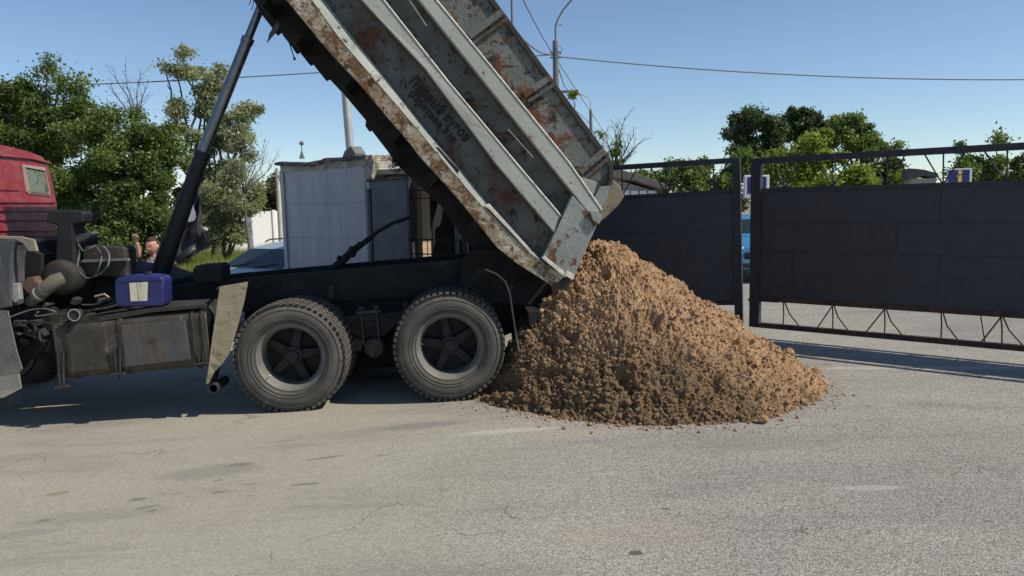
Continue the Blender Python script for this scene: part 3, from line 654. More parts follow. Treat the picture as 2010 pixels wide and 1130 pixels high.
# ---- tipped body
lowE = [(462, -115), (562, 0), (634, 88), (700, 159), (806, 284), (820, 303), (898, 389), (976, 486), (1013, 516), (1085, 562)]
Ae = [(496, -146), (612, 0), (668, 78), (729, 149), (820, 255), (880, 328), (940, 398), (990, 450), (1035, 493), (1065, 515), (1109, 543)]
Be = [(511, -159), (636, 0), (690, 70), (748, 143), (842, 262), (905, 334), (958, 400), (1010, 455), (1040, 487), (1062, 505), (1112, 541)]
topE = [(719, -347), (972, 0), (1077, 144), (1181, 286), (1195, 303), (1203, 322), (1204, 345), (1200, 362)]
tail = [(1193, 372), (1178, 410), (1172, 440), (1125, 547), (1109, 543)]
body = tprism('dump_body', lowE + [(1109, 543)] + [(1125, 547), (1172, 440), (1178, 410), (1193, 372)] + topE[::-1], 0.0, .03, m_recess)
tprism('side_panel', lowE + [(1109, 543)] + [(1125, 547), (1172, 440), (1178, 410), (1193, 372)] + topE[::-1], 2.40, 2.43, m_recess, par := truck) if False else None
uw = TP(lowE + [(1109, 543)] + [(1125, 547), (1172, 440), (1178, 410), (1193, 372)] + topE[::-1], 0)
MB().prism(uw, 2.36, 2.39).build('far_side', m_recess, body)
ln = TP(lowE, 0); up_ = TP([(x+14, y-12) for x, y in lowE], 0)
MB().prism(ln + up_[::-1], .035, 2.355).build('floor', m_dark, body)
MB().prism(TP([(462, -115), (719, -347), (708, -359), (451, -127)], 0), 0, 2.39).build('front_wall', m_body, body)
MB().prism(TP([(719, -347), (727, -354), (590, -516), (582, -510)], 0), -.02, 2.41).build('cab_guard', m_body, body)
tprism('sole_beam', lowE + Ae[::-1], -.11, -.002, m_beam, body, bevel=.006)
ch = MB(); ch.strip([T3(x, y, -.11) for x, y in Ae], [(T(x, y, -.11)[0], -.02, T(x, y, -.11)[1]) for x, y in Be])
ch.build('sole_chamfer', m_body, body, solid=.008)
tprism('sole_slot', [(855, 289), (860, 288), (901, 334), (899, 340)], -.085, -.02, m_void, body)
tprism('sole_slot', [(958, 406), (962, 404), (1037, 488), (1032, 489), (995, 452)], -.095, -.02, m_void, body)
tprism('sole_lip', [(952, 402), (960, 399), (1042, 490), (1036, 491)], -.12, -.09, m_edge, body, bevel=.003)
tprism('sole_lip', [(729, 149), (742, 143), (750, 150), (737, 160)], -.125, -.08, m_edge, body, bevel=.003)
def rib(lowp, upp, v0):
    o = MB(); L_ = TP(lowp, v0); U_ = TP(upp, v0)
    n = len(L_)
    # outer face leans back a little at the top
    vs = [(p[0], v0, p[1]) for p in L_] + [(p[0], v0+.022, p[1]) for p in U_] + [(p[0], .002, p[1]) for p in L_] + [(p[0], .002, p[1]) for p in U_]
    fs = []
    for i in range(n-1):
        fs += [(i, i+1, n+i+1, n+i), (2*n+i, i, i+1, 2*n+i+1)[::1], (n+i, n+i+1, 3*n+i+1, 3*n+i)]
    fs += [(0, n, 3*n, 2*n), (n-1, 2*n-1, 4*n-1, 3*n-1)]
    o.v = vs; o.f = fs
    r_ = o.build('side_rib', m_rib, body, bevel=.008, seg=2)
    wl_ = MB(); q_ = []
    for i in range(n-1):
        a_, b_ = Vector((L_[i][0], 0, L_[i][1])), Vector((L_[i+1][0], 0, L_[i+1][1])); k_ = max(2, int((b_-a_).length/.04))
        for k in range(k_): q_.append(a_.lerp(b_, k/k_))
    wl_.tube(q_, [.010+.012*abs(noise.noise(p_*7)) for p_ in q_], 6); wl_.build('rib_rust_shade', m_ribshade, r_)  # bead along the lower edge: rust, with the rib's shadow in its colour
    e = MB(); e.tube([(p[0], v0+.020, p[1]) for p in U_], .008, 6); e.build('rib_lip', m_edge, r_, smooth=True)  # pale colour stands for sun caught on the upper edge
    return r_
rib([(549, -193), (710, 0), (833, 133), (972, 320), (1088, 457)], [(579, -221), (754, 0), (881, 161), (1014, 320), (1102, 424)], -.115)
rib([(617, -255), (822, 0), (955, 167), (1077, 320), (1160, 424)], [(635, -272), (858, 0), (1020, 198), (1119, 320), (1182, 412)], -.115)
tprism('tail_plate', [(1124, 383), (1088, 459), (1064, 507), (1108, 541), (1125, 547), (1172, 441), (1160, 424)], -.125, .005, m_body, body, bevel=.006)
tprism('tail_lip', [(1063, 506), (1068, 501), (1113, 538), (1110, 545)], -.14, -.12, m_edge, body, bevel=.003)
tprism('tail_corner', [(1108, 540), (1113, 531), (1128, 540), (1125, 550)], -.15, -.02, m_edge, body, bevel=.004)
tprism('tail_foot', [(1085, 562), (1110, 545), (1126, 552), (1106, 571)], -.06, .02, m_dark2, body, bevel=.004)
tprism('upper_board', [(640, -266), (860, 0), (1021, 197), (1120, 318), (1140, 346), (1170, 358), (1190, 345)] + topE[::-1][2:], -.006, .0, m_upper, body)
# top rail and its stiffeners
rail = [(x-9, y+5) for x, y in topE]
tprism('top_rail', topE + rail[::-1], -.03, .05, m_dark2, body, bevel=.006)
for q in ([(983, 16), (990, 28), (925, 77), (915, 65)], [(1077, 146), (1083, 157), (1033, 192), (1025, 180)], [(1183, 290), (1191, 301), (1143, 343), (1133, 333)]):
    tprism('stiffener', q, -.045, .005, m_upper, body, bevel=.008)
    x0, y0 = q[1]; x1, y1 = q[2]
    tprism('stiffener', [(x0+3, y0+5), (x0+7, y0+12), (x1+6, y1+10), (x1+2, y1+4)], -.035, .005, m_recess, body, bevel=.006)
tprism('tail_gusset', [(1139, 346), (1172, 358), (1164, 386), (1158, 388)], -.06, .0, m_rib, body, bevel=.004)
tprism('tail_bracket', [(1158, 420), (1166, 388), (1178, 366), (1197, 364), (1190, 395), (1176, 412)], -.03, .0, m_body, body, bevel=.004)
tprism('tail_hook', [(1158, 414), (1170, 412), (1182, 424), (1176, 440), (1164, 432)], -.16, -.10, m_rib, body, bevel=.006)
MB().prism(TP([(1160, 424), (1172, 440), (1186, 428), (1212, 404), (1224, 386), (1216, 366), (1202, 352), (1190, 375)], .15), .12, 2.3).build('tail_lip', m_flap, body, bevel=.01)
for (x, y) in ((1045, 185), (1020, 205), (1042, 199), (1100, 222)):
    a = T3(x+5, y+3, -.01); MB().lathe([(.0001, -.02), (.014, -.018), (.018, -.004), (.018, .01)], 10, c=(a[0], 0, a[1])).build('bolt_head', m_edge, body, smooth=True)
for q in ([(802, 0), (806, 0), (839, 50), (836, 50)], [(996, 253), (999, 253), (1048, 308), (1045, 308)]):
    tprism('panel_seam', q, -.012, .0, m_edge, body)
# underframe beams beneath the floor, ragged with mud and brackets
und = [(440, -110), (478, -60), (493, -8), (514, 29), (533, 53), (541, 66), (549, 60), (559, 69), (580, 92), (607, 126), (614, 122), (640, 150), (645, 146), (676, 186), (718, 236), (717, 247), (724, 257), (728, 254), (761, 297), (776, 319), (805, 349), (838, 378), (867, 405), (905, 462), (930, 492), (1000, 530), (1090, 580)]
inn = [(1100, 555), (1020, 500), (900, 370), (800, 262), (640, 75), (560, -20), (490, -100)]
tprism('underframe', und + inn, .70, .80, m_dark, body, bevel=.005)
uu = TP(und + inn, .70); MB().prism(uu, 1.62, 1.72).build('underframe', m_dark, body, bevel=.005)
for (x, y) in ((540, 30), (600, 100), (690, 180), (780, 280), (850, 360), (930, 450)):
    a = T(x, y, .7); MB().box((a[0], 1.2, a[1]+.03), (.1, 2.0, .1), Matrix.Rotation(R(47), 3, 'Y')).build('floor_bearer', m_dark, body)
tprism('torn_flap', [(524, 84), (528, 66), (538, 50), (546, 42), (548, 52), (541, 64), (532, 74)], .45, .46, m_guard, body)
cbm = MB(); cbm.tube([T3(560, 62, .6), T3(570, 90, .6), T3(577, 112, .6)], .006, 6); cbm.box(T3(578, 115, .6), (.02, .02, .025)); cbm.build('loose_strap', m_blk, body)
cbm = MB(); cbm.tube([T3(497, -20, .6), T3(498, 5, .6), T3(494, 20, .6)], .004, 6); cbm.tube([T3(493, -20, .6), T3(492, 2, .6), T3(489, 10, .6)], .004, 6); cbm.build('loose_strap', m_blk, body)
tw = MB()
for k in range(60):
    a = Vector(T3(776+random.uniform(-6, 16), 316+random.uniform(-14, 18), .6+random.uniform(-.1, .1))); d = Vector((random.uniform(-1, .2), random.uniform(-.5, .5), random.uniform(-.7, .7)))*.08
    tw.tube([a, a+d], [.006, .002], 4)
tw.build('mud_clot', m_dark, body)
# stencilled writing, two lines in the lowest bay
def text_mesh(name, txt, size, mt, parent, mw, ext=.0015, wx=1.0, bold=.0):
    cu_ = bpy.data.curves.new(name, 'FONT'); cu_.body = txt; cu_.size = size; cu_.extrude = ext; cu_.offset = bold; cu_.space_character = 1.12
    tmp = bpy.data.objects.new(name, cu_); COL.objects.link(tmp)
    dg_ = bpy.context.evaluated_depsgraph_get(); me = bpy.data.meshes.new_from_object(tmp.evaluated_get(dg_))
    bpy.data.objects.remove(tmp); o = bpy.data.objects.new(name, me); COL.objects.link(o); me.materials.clear(); me.materials.append(mt)
    me.transform(Matrix.Diagonal((wx, 1, 1, 1))); o.parent = parent; o.matrix_local = mw; return o
m_sten = mat('black_stencil_paint', (.012, .012, .016), .7, var=.4, vs=12, bump=0)
def stencil(txt, px0, py0, px1, py1, h):
    a = Vector(T3(px0, py0, 0)); b_ = Vector(T3(px1, py1, 0)); d = (b_-a); ln_ = d.length; d.normalize(); n_ = Vector((0, -1, 0)); up = n_.cross(d)
    mw = Matrix((d, up, n_)).transposed().to_4x4(); mw.translation = a + n_*.003
    o = text_mesh('lettering', txt, h, m_sten, body, mw, .001, 1, .006)
    w_ = max(v.co.x for v in o.data.vertices); o.data.transform(Matrix.Diagonal((ln_/w_, 1, 1, 1)))
stencil('Первый кузов', 802, 161, 914, 281, .125)
stencil('(Полтава 910', 802, 184, 888, 282, .08)

# ================================================================== CANISTER on the tank
can = empty('canister', mw=TF.matrix() @ Matrix.Translation((T(273, 603, .05)[0], .05, T(273, 603, .05)[1])))
tag(can, 'blue plastic canister with paper label standing on the fuel tank', 'canister')
def CT(x, y): a = T(x, y, .0); b_ = T(273, 603, .05); return (a[0]-b_[0], a[1]-b_[1])
MB().prism([CT(*p) for p in ((225, 596), (224, 552), (228, 545), (248, 541), (300, 540), (316, 543), (321, 550), (322, 594), (317, 602), (230, 603))], -.05, .17).build('canister_body', m_blue, can, bevel=.022, seg=4, smooth=True)
lb = MB().prism([CT(*p) for p in ((254, 555), (290, 553), (289, 590), (257, 591))], -.055, -.049).build('label', m_label, can)
bl = MB(); 
for k in range(5): bl.prism([CT(259+k*6, 558), CT(261.2+k*6, 558), CT(262+k*6, 586), CT(260+k*6, 586)], -.057, -.055)
bl.build('label_lines', mat('label_ink', (.16, .15, .12), .8, bump=0), lb) if False else None
MB().prism([CT(*p) for p in ((229, 549), (318, 546), (319, 550), (229, 553))], -.058, -.045).build('rim_band', m_blue, can, bevel=.004)
MB().lathe([(.0001, .035), (.03, .035), (.033, .0)], 16, c=(.1, .05, CT(300, 541)[1]), axis='w').build('cap', m_rubber, can)

# ================================================================== SOIL HEAP
def pile():
    C = P(1160, 470, 7.85); cx, cy, H = C.x+.02, C.y, C.z+.02
    print('PILE', C)
    def base(px, py): g = G(px, py); return math.atan2(g.y-cy, g.x-cx), math.hypot(g.x-cx, g.y-cy)
    key = sorted([base(*p) for p in ((1614, 752), (1560, 800), (1480, 822), (1300, 833), (1180, 828), (1090, 818), (1000, 798), (950, 785))] + [(R(5), 2.15), (R(45), 1.9), (R(90), 1.8), (R(135), 1.3), (R(178), 1.0), (R(-178), 1.0), (R(-165), 1.15)])
    ka = np.array([k[0] for k in key]); kr = np.array([k[1] for k in key])
    nr, na = 260, 1300
    V = []; aa = np.linspace(-math.pi, math.pi, na, endpoint=False)
    RR = np.interp(aa, ka, kr, period=2*math.pi)
    nv = noise.noise
    def hgt(t):
        s_ = 1-t; return (s_*1.02 if s_ > .06 else s_*1.02)
    for j in range(nr):
        t = 1.06*(j/(nr-1))**.85
        for i in range(na):
            r = t*RR[i]; x = r*math.cos(aa[i]); y = r*math.sin(aa[i])
            bump_ = .055*math.sin(math.pi*min(1, t))*1.0
            z = H*max(-.05, (1-t)) + bump_*H*.5
            z -= H*.06*max(0, 1-t*9)
            p = Vector((x*2.2, y*2.2, z)); k = min(1, t*6+.5)
            edge = min(1, max(0, (1.06-t)*9))
            q = Vector((x, y, z))
            d = .075*nv(q*2.3) + .050*nv(q*6.1+Vector((3, 1, 7))) + .060*abs(nv(q*12.0)) + .048*abs(nv(q*25.0)) + .020*nv(q*55) + .012*nv(q*110)
            g = nv(q*4.0+Vector((9, 2, 4)))
            if g > .33: d -= min(.09, (g-.33)*.5)
            z2 = z + d*(.25+.75*edge)
            V.append((x+.35*d*math.cos(aa[i]), y+.35*d*math.sin(aa[i]), z2 if t < 1.03 else min(z2, .0)-.02))
    V = np.array(V); F = []
    idx = np.arange(nr*na).reshape(nr, na); a = idx[:-1, :]; b_ = np.roll(idx, -1, 1)[:-1, :]; c_ = np.roll(idx, -1, 1)[1:, :]; d_ = idx[1:, :]
    F = np.stack([a, d_, c_, b_], -1).reshape(-1, 4)
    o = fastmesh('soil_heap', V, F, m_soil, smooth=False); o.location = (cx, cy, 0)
    tag(o, 'large heap of orange brown clay soil freshly tipped behind the truck', 'soil heap')
    # crumbs and clods that make up its surface
    ph = (1+5**.5)/2
    ico = np.array([(-1, ph, 0), (1, ph, 0), (-1, -ph, 0), (1, -ph, 0), (0, -1, ph), (0, 1, ph), (0, -1, -ph), (0, 1, -ph), (ph, 0, -1), (ph, 0, 1), (-ph, 0, -1), (-ph, 0, 1)])/1.9
    icf = np.array([(0, 11, 5), (0, 5, 1), (0, 1, 7), (0, 7, 10), (0, 10, 11), (1, 5, 9), (5, 11, 4), (11, 10, 2), (10, 7, 6), (7, 1, 8), (3, 9, 4), (3, 4, 2), (3, 2, 6), (3, 6, 8), (3, 8, 9), (4, 9, 5), (2, 4, 11), (6, 2, 10), (8, 6, 7), (9, 8, 1)])
    def crumbs(pts, sz):
        n = len(pts); sh = ico[None] * (1+.45*rng.standard_normal((n, 12, 1)).clip(-1.4, 1.4)) * (sz[:, None, None]) * np.array([1, 1, .8])
        ang = rng.uniform(0, 6.28, n); ca, sa = np.cos(ang)[:, None], np.sin(ang)[:, None]
        x = sh[:, :, 0]*ca - sh[:, :, 1]*sa; y = sh[:, :, 0]*sa + sh[:, :, 1]*ca
        VV = np.stack([x, y, sh[:, :, 2]], -1) + pts[:, None, :]
        FF = icf[None] + (np.arange(n)*12)[:, None, None]
        return VV.reshape(-1, 3), FF.reshape(-1, 3)
    # more clods low down and on the front left, where they are coarser
    t = np.linspace(0, 1, nr); jj = rng.choice(nr-8, 70000, p=(lambda q: q/q.sum())(t[:-8]**1.0+.02)); ii = rng.integers(0, na, 70000)
    pts = V[jj*na+ii] + rng.normal(0, .004, (70000, 3)); sz = np.clip(rng.lognormal(-5.25, .62, 70000), .0028, .032)
    fr_ = (pts[:, 0]*-.5 - pts[:, 1]*.5 - pts[:, 2]*.6) > .35
    sz = np.where(fr_, sz*1.25, sz*.9)
    a1, f1 = crumbs(pts, sz)
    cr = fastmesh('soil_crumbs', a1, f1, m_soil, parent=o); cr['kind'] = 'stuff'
    # loose crumbs on the asphalt round the foot of the heap
    n = 2600; ai = rng.integers(0, na, n); rr = RR[ai]*1.0 + np.abs(rng.exponential(.10, n)) - .03
    s2 = np.clip(rng.lognormal(-5.2, .5, n), .003, .022)
    p2 = np.stack([rr*np.cos(aa[ai])+cx, rr*np.sin(aa[ai])+cy, s2*.4], -1)
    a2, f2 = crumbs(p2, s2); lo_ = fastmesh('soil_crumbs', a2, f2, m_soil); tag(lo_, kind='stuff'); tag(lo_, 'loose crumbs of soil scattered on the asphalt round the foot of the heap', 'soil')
    # single clods lying off the right toe
    for k, (px, py, s_, lb_) in enumerate(((1549, 708, .055, 'reddish clod of clay perched highest on the right toe of the heap'), (1601, 728, .050, 'round grey clod lying farthest right of the soil heap'),
            (1578, 735, .042, 'brown clod between the round grey clod and the heap'), (1590, 746, .048, 'flat dark clod just below the round grey clod'),
            (1497, 824, .045, 'small dark clod on the asphalt at the front edge of the heap'), (1373, 843, .014, 'tiny dark crumb alone on the asphalt in front of the heap'),)):
        g = G(px, py+6); bm = bmesh.new(); bmesh.ops.create_icosphere(bm, subdivisions=3, radius=s_)
        for v in bm.verts:
            v.co *= 1+.28*nv(v.co*(1.1/s_)+Vector((k*5, 0, 0)))+.12*nv(v.co*(3/s_)); v.co.z *= .8
        me = bpy.data.meshes.new('clod'); bm.to_mesh(me); bm.free(); me.materials.append(m_soil); c = bpy.data.objects.new('clod', me); COL.objects.link(c)
        c.location = (g.x, g.y, s_*.62 + (.10 if k == 0 else .03 if k in (2, 3) else 0)); c.rotation_euler = (0, 0, k); tag(c, lb_, 'clod', 'clods lying round the foot of the heap')
pile()

# ================================================================== GATES
def gate_right():
    A = P(1472, 640, 9.97); Fm = Frame((A.x, A.y, A.z), math.atan2(7.98-9.97, P(2010, 690, 7.98).x - A.x), 0)
    g = empty('gate_leaf', mw=Fm.matrix()); tag(g, 'dark sheet metal gate leaf at right with zigzag lattice above and below', 'gate', 'two leaves of the yard gate')
    t = lambda x, y, v=0: Fm.T(x, y, v)
    W = 5.2; H = t(1472, 312)[1]; z_p0 = t(1600, 592)[1]; z_p1 = t(1600, 371)[1]
    print('GATE', H, z_p0, z_p1, A)
    MB().box((.07, .0, H/2), (.13, .09, H)).build('post', m_gatef, g, bevel=.005)
    MB().box((W, .0, H/2), (.12, .09, H)).build('post', m_gatef, g, bevel=.005)
    MB().box((W/2, 0, H-.03), (W-.13, .07, .075)).build('top_rail', m_gatef, g, bevel=.004)
    MB().box((W/2, 0, .03), (W-.13, .07, .065)).build('bottom_rail', m_rustf, g, bevel=.004)
    MB().box((W/2, 0.012, z_p1), (W-.13, .06, .06)).build('panel_rail', m_gatef, g, bevel=.004)
    MB().box((W/2, 0.012, z_p0), (W-.13, .065, .07)).build('panel_rail', m_rustf, g, bevel=.004)
    pn = MB(); u0 = .13
    zs = [z_p0+.03, z_p0+(z_p1-z_p0)*.44, z_p0+(z_p1-z_p0)*.70, z_p1-.03]
    edges = [[.132, .55, 2.2, 4.3, W-.062], [.132, .55, 1.75, 3.3, W-.062], [.132, .55, 2.2, 3.9, W-.062]]
    for r_ in range(3):
        for k in range(4):
            a_, b_ = edges[r_][k], edges[r_][k+1]; yy = .004*((r_+k) % 2)
            nu = 12; vs = []
            for zz in (zs[r_]-.004, (zs[r_]+zs[r_+1])/2, zs[r_+1]+.004):
                for i in range(nu+1):
                    u = a_+(b_-a_)*i/nu; w = .006*noise.noise(Vector((u*2.1, zz*2.3, r_+k*3.1)))*(1 if 0 < i < nu else .2)
                    vs.append((u, yy-.012+w, zz))
            pn.add(vs, [(j*(nu+1)+i, j*(nu+1)+i+1, (j+1)*(nu+1)+i+1, (j+1)*(nu+1)+i) for j in range(2) for i in range(nu)])
    pn.build('sheet_panel', m_gate, g, solid=.004)
    for zz in zs[1:3]: MB().box((W/2, -.016, zz), (W-.2, .006, .007)).build('seam', m_gatef, g)
    for uu, z0_, z1_ in ((.55, zs[0], zs[1]), (2.2, zs[0], zs[1]), (1.75, zs[1], zs[2]), (3.3, zs[1], zs[2]), (2.2, zs[2], zs[3])):
        MB().box((uu, -.0155, (z0_+z1_)/2), (.006, .005, z1_-z0_)).build('seam', m_gatef, g)
    for (nx, legs) in ((1539, (1537, 1568)), (1635.5, (1604, 1634, 1664)), (1738, (1700, 1736, 1770)), (1850, (1847, 1880)), (1968, (1927, 1967, 2008))):
        un = t(nx, 600)[0]
        for lx in legs:
            ul = t(lx, 665)[0]
            md_ = (un+ul)/2 - (.03 if lx > nx+8 else 0)
            MB().tube([(un+(.01 if lx > nx else -.01), 0, z_p0-.035), (md_, 0, z_p0*.5+.02), (ul, 0, .06)], .009, 6).build('lattice_bar', m_rustf, g, smooth=True)
    MB().tube([(t(1924, 612)[0], .02, z_p0-.02), (t(1933, 661)[0], .02, .06)], .007, 6).build('lattice_bar', m_rustf, g)
    for (nx, t0, t1) in ((1539, 1520, 1570), (1634, 1603, 1669), (1741.5, 1709, 1776), (1851, 1815, 1894), (1976, 1932, 2014)):
        un = t(nx, 360)[0]
        for lx in (t0, nx+1, t1):
            MB().tube([(un+(.008 if lx > nx+2 else -.008 if lx < nx else 0), 0, z_p1+.02), (t(lx, 300)[0], 0, H-.06)], .0095, 6).build('lattice_bar', m_gatef, g, smooth=True)
    for k in range(3):   # beyond the frame
        un = 3.9+k*.55
        for d in (-.2, 0, .2):
            MB().tube([(un, 0, z_p1+.02), (un+d, 0, H-.06)], .0095, 6).build('lattice_bar', m_gatef, g); MB().tube([(un, 0, z_p0-.03), (un+d, 0, .06)], .009, 6).build('lattice_bar', m_rustf, g)
    MB().box((.2, -.06, z_p0-.02), (.4, .02, .03)).build('bracket', m_rustf, g)
    MB().box((-.03, -.02, z_p0+.52), (.10, .03, .03)).build('bolt', m_rustf, g)
    MB().box((W+.16, 0, H/2-.05), (.2, .2, H+.3)).build('hinge_post', m_gatef, g, bevel=.01)
gate_right()
def gate_left():
    A = P(1459, 637, 10.15); Fm = Frame((A.x, A.y, A.z), R(-17), .026)
    g = empty('gate_leaf', mw=Fm.matrix()); tag(g, 'dark sheet metal gate leaf standing behind the soil heap', 'gate', 'two leaves of the yard gate')
    t = lambda x, y: Fm.T(x, y, 0)
    W = 3.15; H = t(1457, 309)[1]; z1 = t(1440, 376)[1]; z0 = t(1440, 594)[1]
    MB().box((-.055, 0, H/2), (.11, .08, H)).build('post', m_gatef, g, bevel=.004)
    MB().box((-.004, -.046, H/2), (.014, .012, H)).build('post_edge', m_alu, g)
    MB().box((-W, 0, H/2), (.11, .08, H)).build('post', m_gatef, g, bevel=.004)
    MB().box((-W/2, 0, H-.03), (W-.11, .07, .07)).build('top_rail', m_gatef, g, bevel=.004)
    MB().box((-W/2, 0, .03), (W-.11, .07, .06)).build('bottom_rail', m_rustf, g, bevel=.004)
    MB().box((-W/2, 0.012, z1), (W-.11, .06, .06)).build('panel_rail', m_gatef, g, bevel=.004)
    MB().box((-W/2, 0.012, z0), (W-.11, .06, .06)).build('panel_rail', m_gatef, g, bevel=.004)
    # the sheet is cut off slantwise at its upper left corner
    a, b_ = t(1215, 388), t(1165, 425)
    pn = MB().prism([(-.11, z0), (-W+.06, z0), (-W+.06, b_[1]-.1), (b_[0]-.3, b_[1]-.15), b_, (a[0], a[1]), (-.11, z1)], -.018, -.012); pn.build('sheet_panel', m_gate, g)
    MB().box((-W/2, -.021, t(1400, 451)[1]), (W-.15, .006, .007)).build('seam', m_gatef, g)
    MB().tube([(b_[0]-.3, -.02, b_[1]-.15), (b_[0], -.02, b_[1]), (a[0], -.02, a[1])], .02, 6).build('panel_edge', m_rustf, g)
    for (nx, tops) in ((1222, (1220, 1249)), (1307, (1278, 1306, 1340)), (1401, (1367, 1400, 1428)), ):
        for lx in tops: MB().tube([(t(nx, 385)[0], 0, z1+.02), (t(lx, 320)[0], 0, H-.06)], .0095, 6).build('lattice_bar', m_gatef, g, smooth=True)
    for (nx, bots) in ((1400, (1375, 1400, 1418)), (1290, (1260, 1290, 1320))):
        for lx in bots: MB().tube([(t(nx, 596)[0], 0, z0-.02), (t(lx, 640)[0], 0, .06)], .009, 6).build('lattice_bar', m_rustf, g, smooth=True)
    MB().box((-W-.15, 0, H/2), (.18, .18, H+.4)).build('hinge_post', m_gatef, g, bevel=.01)
gate_left()

# ================================================================== GATEHOUSE and other buildings
def gatehouse():
    Y = 12.0; D = 3.0; Fm = Frame((P(568, 600, Y).x, Y, gz(-3.3)), R(-42), 0)
    b = empty('gatehouse', mw=Fm.matrix()); tag(b, 'tiled pale blue gatehouse with broken roof edge and metal panel beside it', 'building')
    t = lambda x, y, v=0: Fm.T(x, y, v)
    u1 = t(726, 400)[0]; top = t(640, 330)[1]
    MB().box((u1/2, D/2, top/2), (u1, D, top)).build('wall', m_tile, b)
    tl_ = MB(); nz = 4; cw_ = .20; n_c = int(u1/cw_)+1
    for j in range(6):
        z0 = top - (j+1)*.505
        if z0 < 0: break
        for i in range(n_c):
            a_ = i*cw_-.12; b_ = min(a_+cw_-.0015, u1-.02); a_ = max(a_, .02)
            if b_-a_ < .03: continue
            tl_.box(((a_+b_)/2, -.006-.0006*((i*7+j*3) % 3), z0+.25), (b_-a_, .012, .498))
    tl_.build('wall_tiles', m_tile, b)
    MB().box((.035, -.025, top/2), (.09, .03, top)).build('corner_trim', m_tile, b, bevel=.004)
    # ragged mortar band and roof slab
    rg_ = MB(); n = 40; vs = []
    for i in range(n+1):
        u = u1*i/n; lo = top-.01-.025*noise.noise(Vector((u*5, 0, 1))); hi = t(580+150*i/n, 322-14*i/n)[1]+.02*noise.noise(Vector((u*9, 0, 5)))
        vs += [(u, -.03, lo), (u, -.03+.01*noise.noise(Vector((u*6, 2, 1))), hi), (u, .5, hi), (u, .5, lo)]
    rg_.add(vs, [(4*i+k, 4*i+(k+1) % 4, 4*i+4+(k+1) % 4, 4*i+4+k) for i in range(n) for k in range(4)]+[(0, 1, 2, 3), (4*n, 4*n+1, 4*n+2, 4*n+3)])
    rg_.build('mortar_band', m_conc, b)
    rs = MB(); vs = []; n = 36
    for i in range(n+1):
        f = i/n; u = -.06+(u1+.12)*f; hi = t(565+165*f, 317-13*f + 6*math.exp(-((f-.35)/.15)**2))[1] + .012*noise.noise(Vector((u*4, 3, 5))); th = .05+.03*noise.noise(Vector((u*7, 8, 5)))
        fy = -.10+.05*noise.noise(Vector((u*5, 8, 1)))
        vs += [(u, fy, hi-th), (u, fy+.02, hi), (u, D+.1, hi+.02), (u, D+.1, hi-th)]
    rs.add(vs, [(4*i+k, 4*i+(k+1) % 4, 4*i+4+(k+1) % 4, 4*i+4+k) for i in range(n) for k in range(4)]+[(0, 1, 2, 3), (4*n, 4*n+1, 4*n+2, 4*n+3)])
    rs.build('roof', m_roof, b)
    # crumbling pier at the right corner
    pr = MB(); a, c = t(722, 400)[0], t(737, 400)[0]; zb = t(728, 356)[1]; zt = t(728, 304)[1]; vs = []
    for k in range(14):
        z0 = zb+(zt-zb)*k/13
        for (uu, vv) in ((a, -.03), (c, -.03), (c, .3), (a, .3)): vs.append((uu+.05*noise.noise(Vector((uu*9, z0*9, vv*5))), vv+.05*noise.noise(Vector((uu*9, z0*9, vv*5+4))), z0))
    pr.add(vs, [(4*i+k, 4*i+(k+1) % 4, 4*i+4+(k+1) % 4, 4*i+4+k) for i in range(13) for k in range(4)]+[(0, 1, 2, 3), (52, 53, 54, 55)])
    pr.box(((a+c)/2+.02, .12, zb/2), (c-a-.03, .2, zb)); pr.build('corner_pier', m_conc, b)
    # chimney pipe leaning on the roof
    MB().tube([Vector((t(688, 300, .5)[0], .5, t(688, 300, .5)[1])), Vector((t(678, 180, .5)[0], .5, t(678, 180, .5)[1])), Vector((t(668, 80, .5)[0], .5, t(668, 80, .5)[1]))], .062, 18).build('chimney', m_zinc, b, smooth=True)
    mb = MB()
    mb.prism([t(671, 309, .4), t(676, 296, .4), t(688, 286, .4), t(697, 300, .4), t(696, 309, .4)], .4, .6); mb.build('pipe_collar', m_pole, b, bevel=.01)
    mb = MB(); a = t(593, 311, .8); c = t(592, 281, .8); mb.tube([(a[0], .8, a[1]), (c[0], .8, c[1])], .008, 6); mb.lathe([(.0001, -.04), (.035, -.02), (.04, .0), (.035, .02), (.0001, .04)], 12, c=(c[0], .8, c[1]), axis='w')
    mb.tube([(a[0], .8, a[1]), (a[0], .8, a[1]+.12)], [.05, .012], 6); mb.build('antenna', m_pole, b, smooth=True)
    # porch roof strip behind the panel
    z_a = t(770, 343, .3)[1]; ue = t(925, 400, .3)[0]
    MB().box(((u1+ue)/2, .7, z_a+.02), (ue-u1-.05, 1.3, .07), Matrix.Rotation(.02, 3, 'Y')).build('porch_roof', m_conc, b, bevel=.008)
    a = t(766, 345, .2)[0]; MB().box((a, .3, z_a-.1), (.12, .2, .13)).build('bracket', m_white, b)
    # metal panel
    pa, pb = t(731, 500, -.05)[0], t(807, 500, -.05)[0]; zt = t(770, 353, -.05)[1]
    MB().box(((pa+pb)/2+.02, -.045, zt/2), (pb-pa-.05, .03, zt), ).build('metal_panel', m_metalp, b, bevel=.004)
    MB().box((pa-.01, -.035, zt/2-.05), (.07, .06, zt-.1)).build('panel_frame', m_gatef, b)
    MB().box((pb+.0, -.035, zt/2), (.045, .07, zt+.04)).build('panel_frame', m_gatef, b)
    MB().box(((pa+pb)/2, -.05, zt+.01), (pb-pa+.06, .05, .035)).build('panel_frame', m_gatef, b)
    MB().box(((pa+pb)/2+.02, -.064, zt*.42), (pb-pa-.08, .008, .01)).build('panel_seam', m_void, b)
    # barred opening with brick behind
    qa, qb = t(811, 450)[0], t(906, 450)[0]; zs_, ze = t(860, 505)[1], t(860, 362)[1]
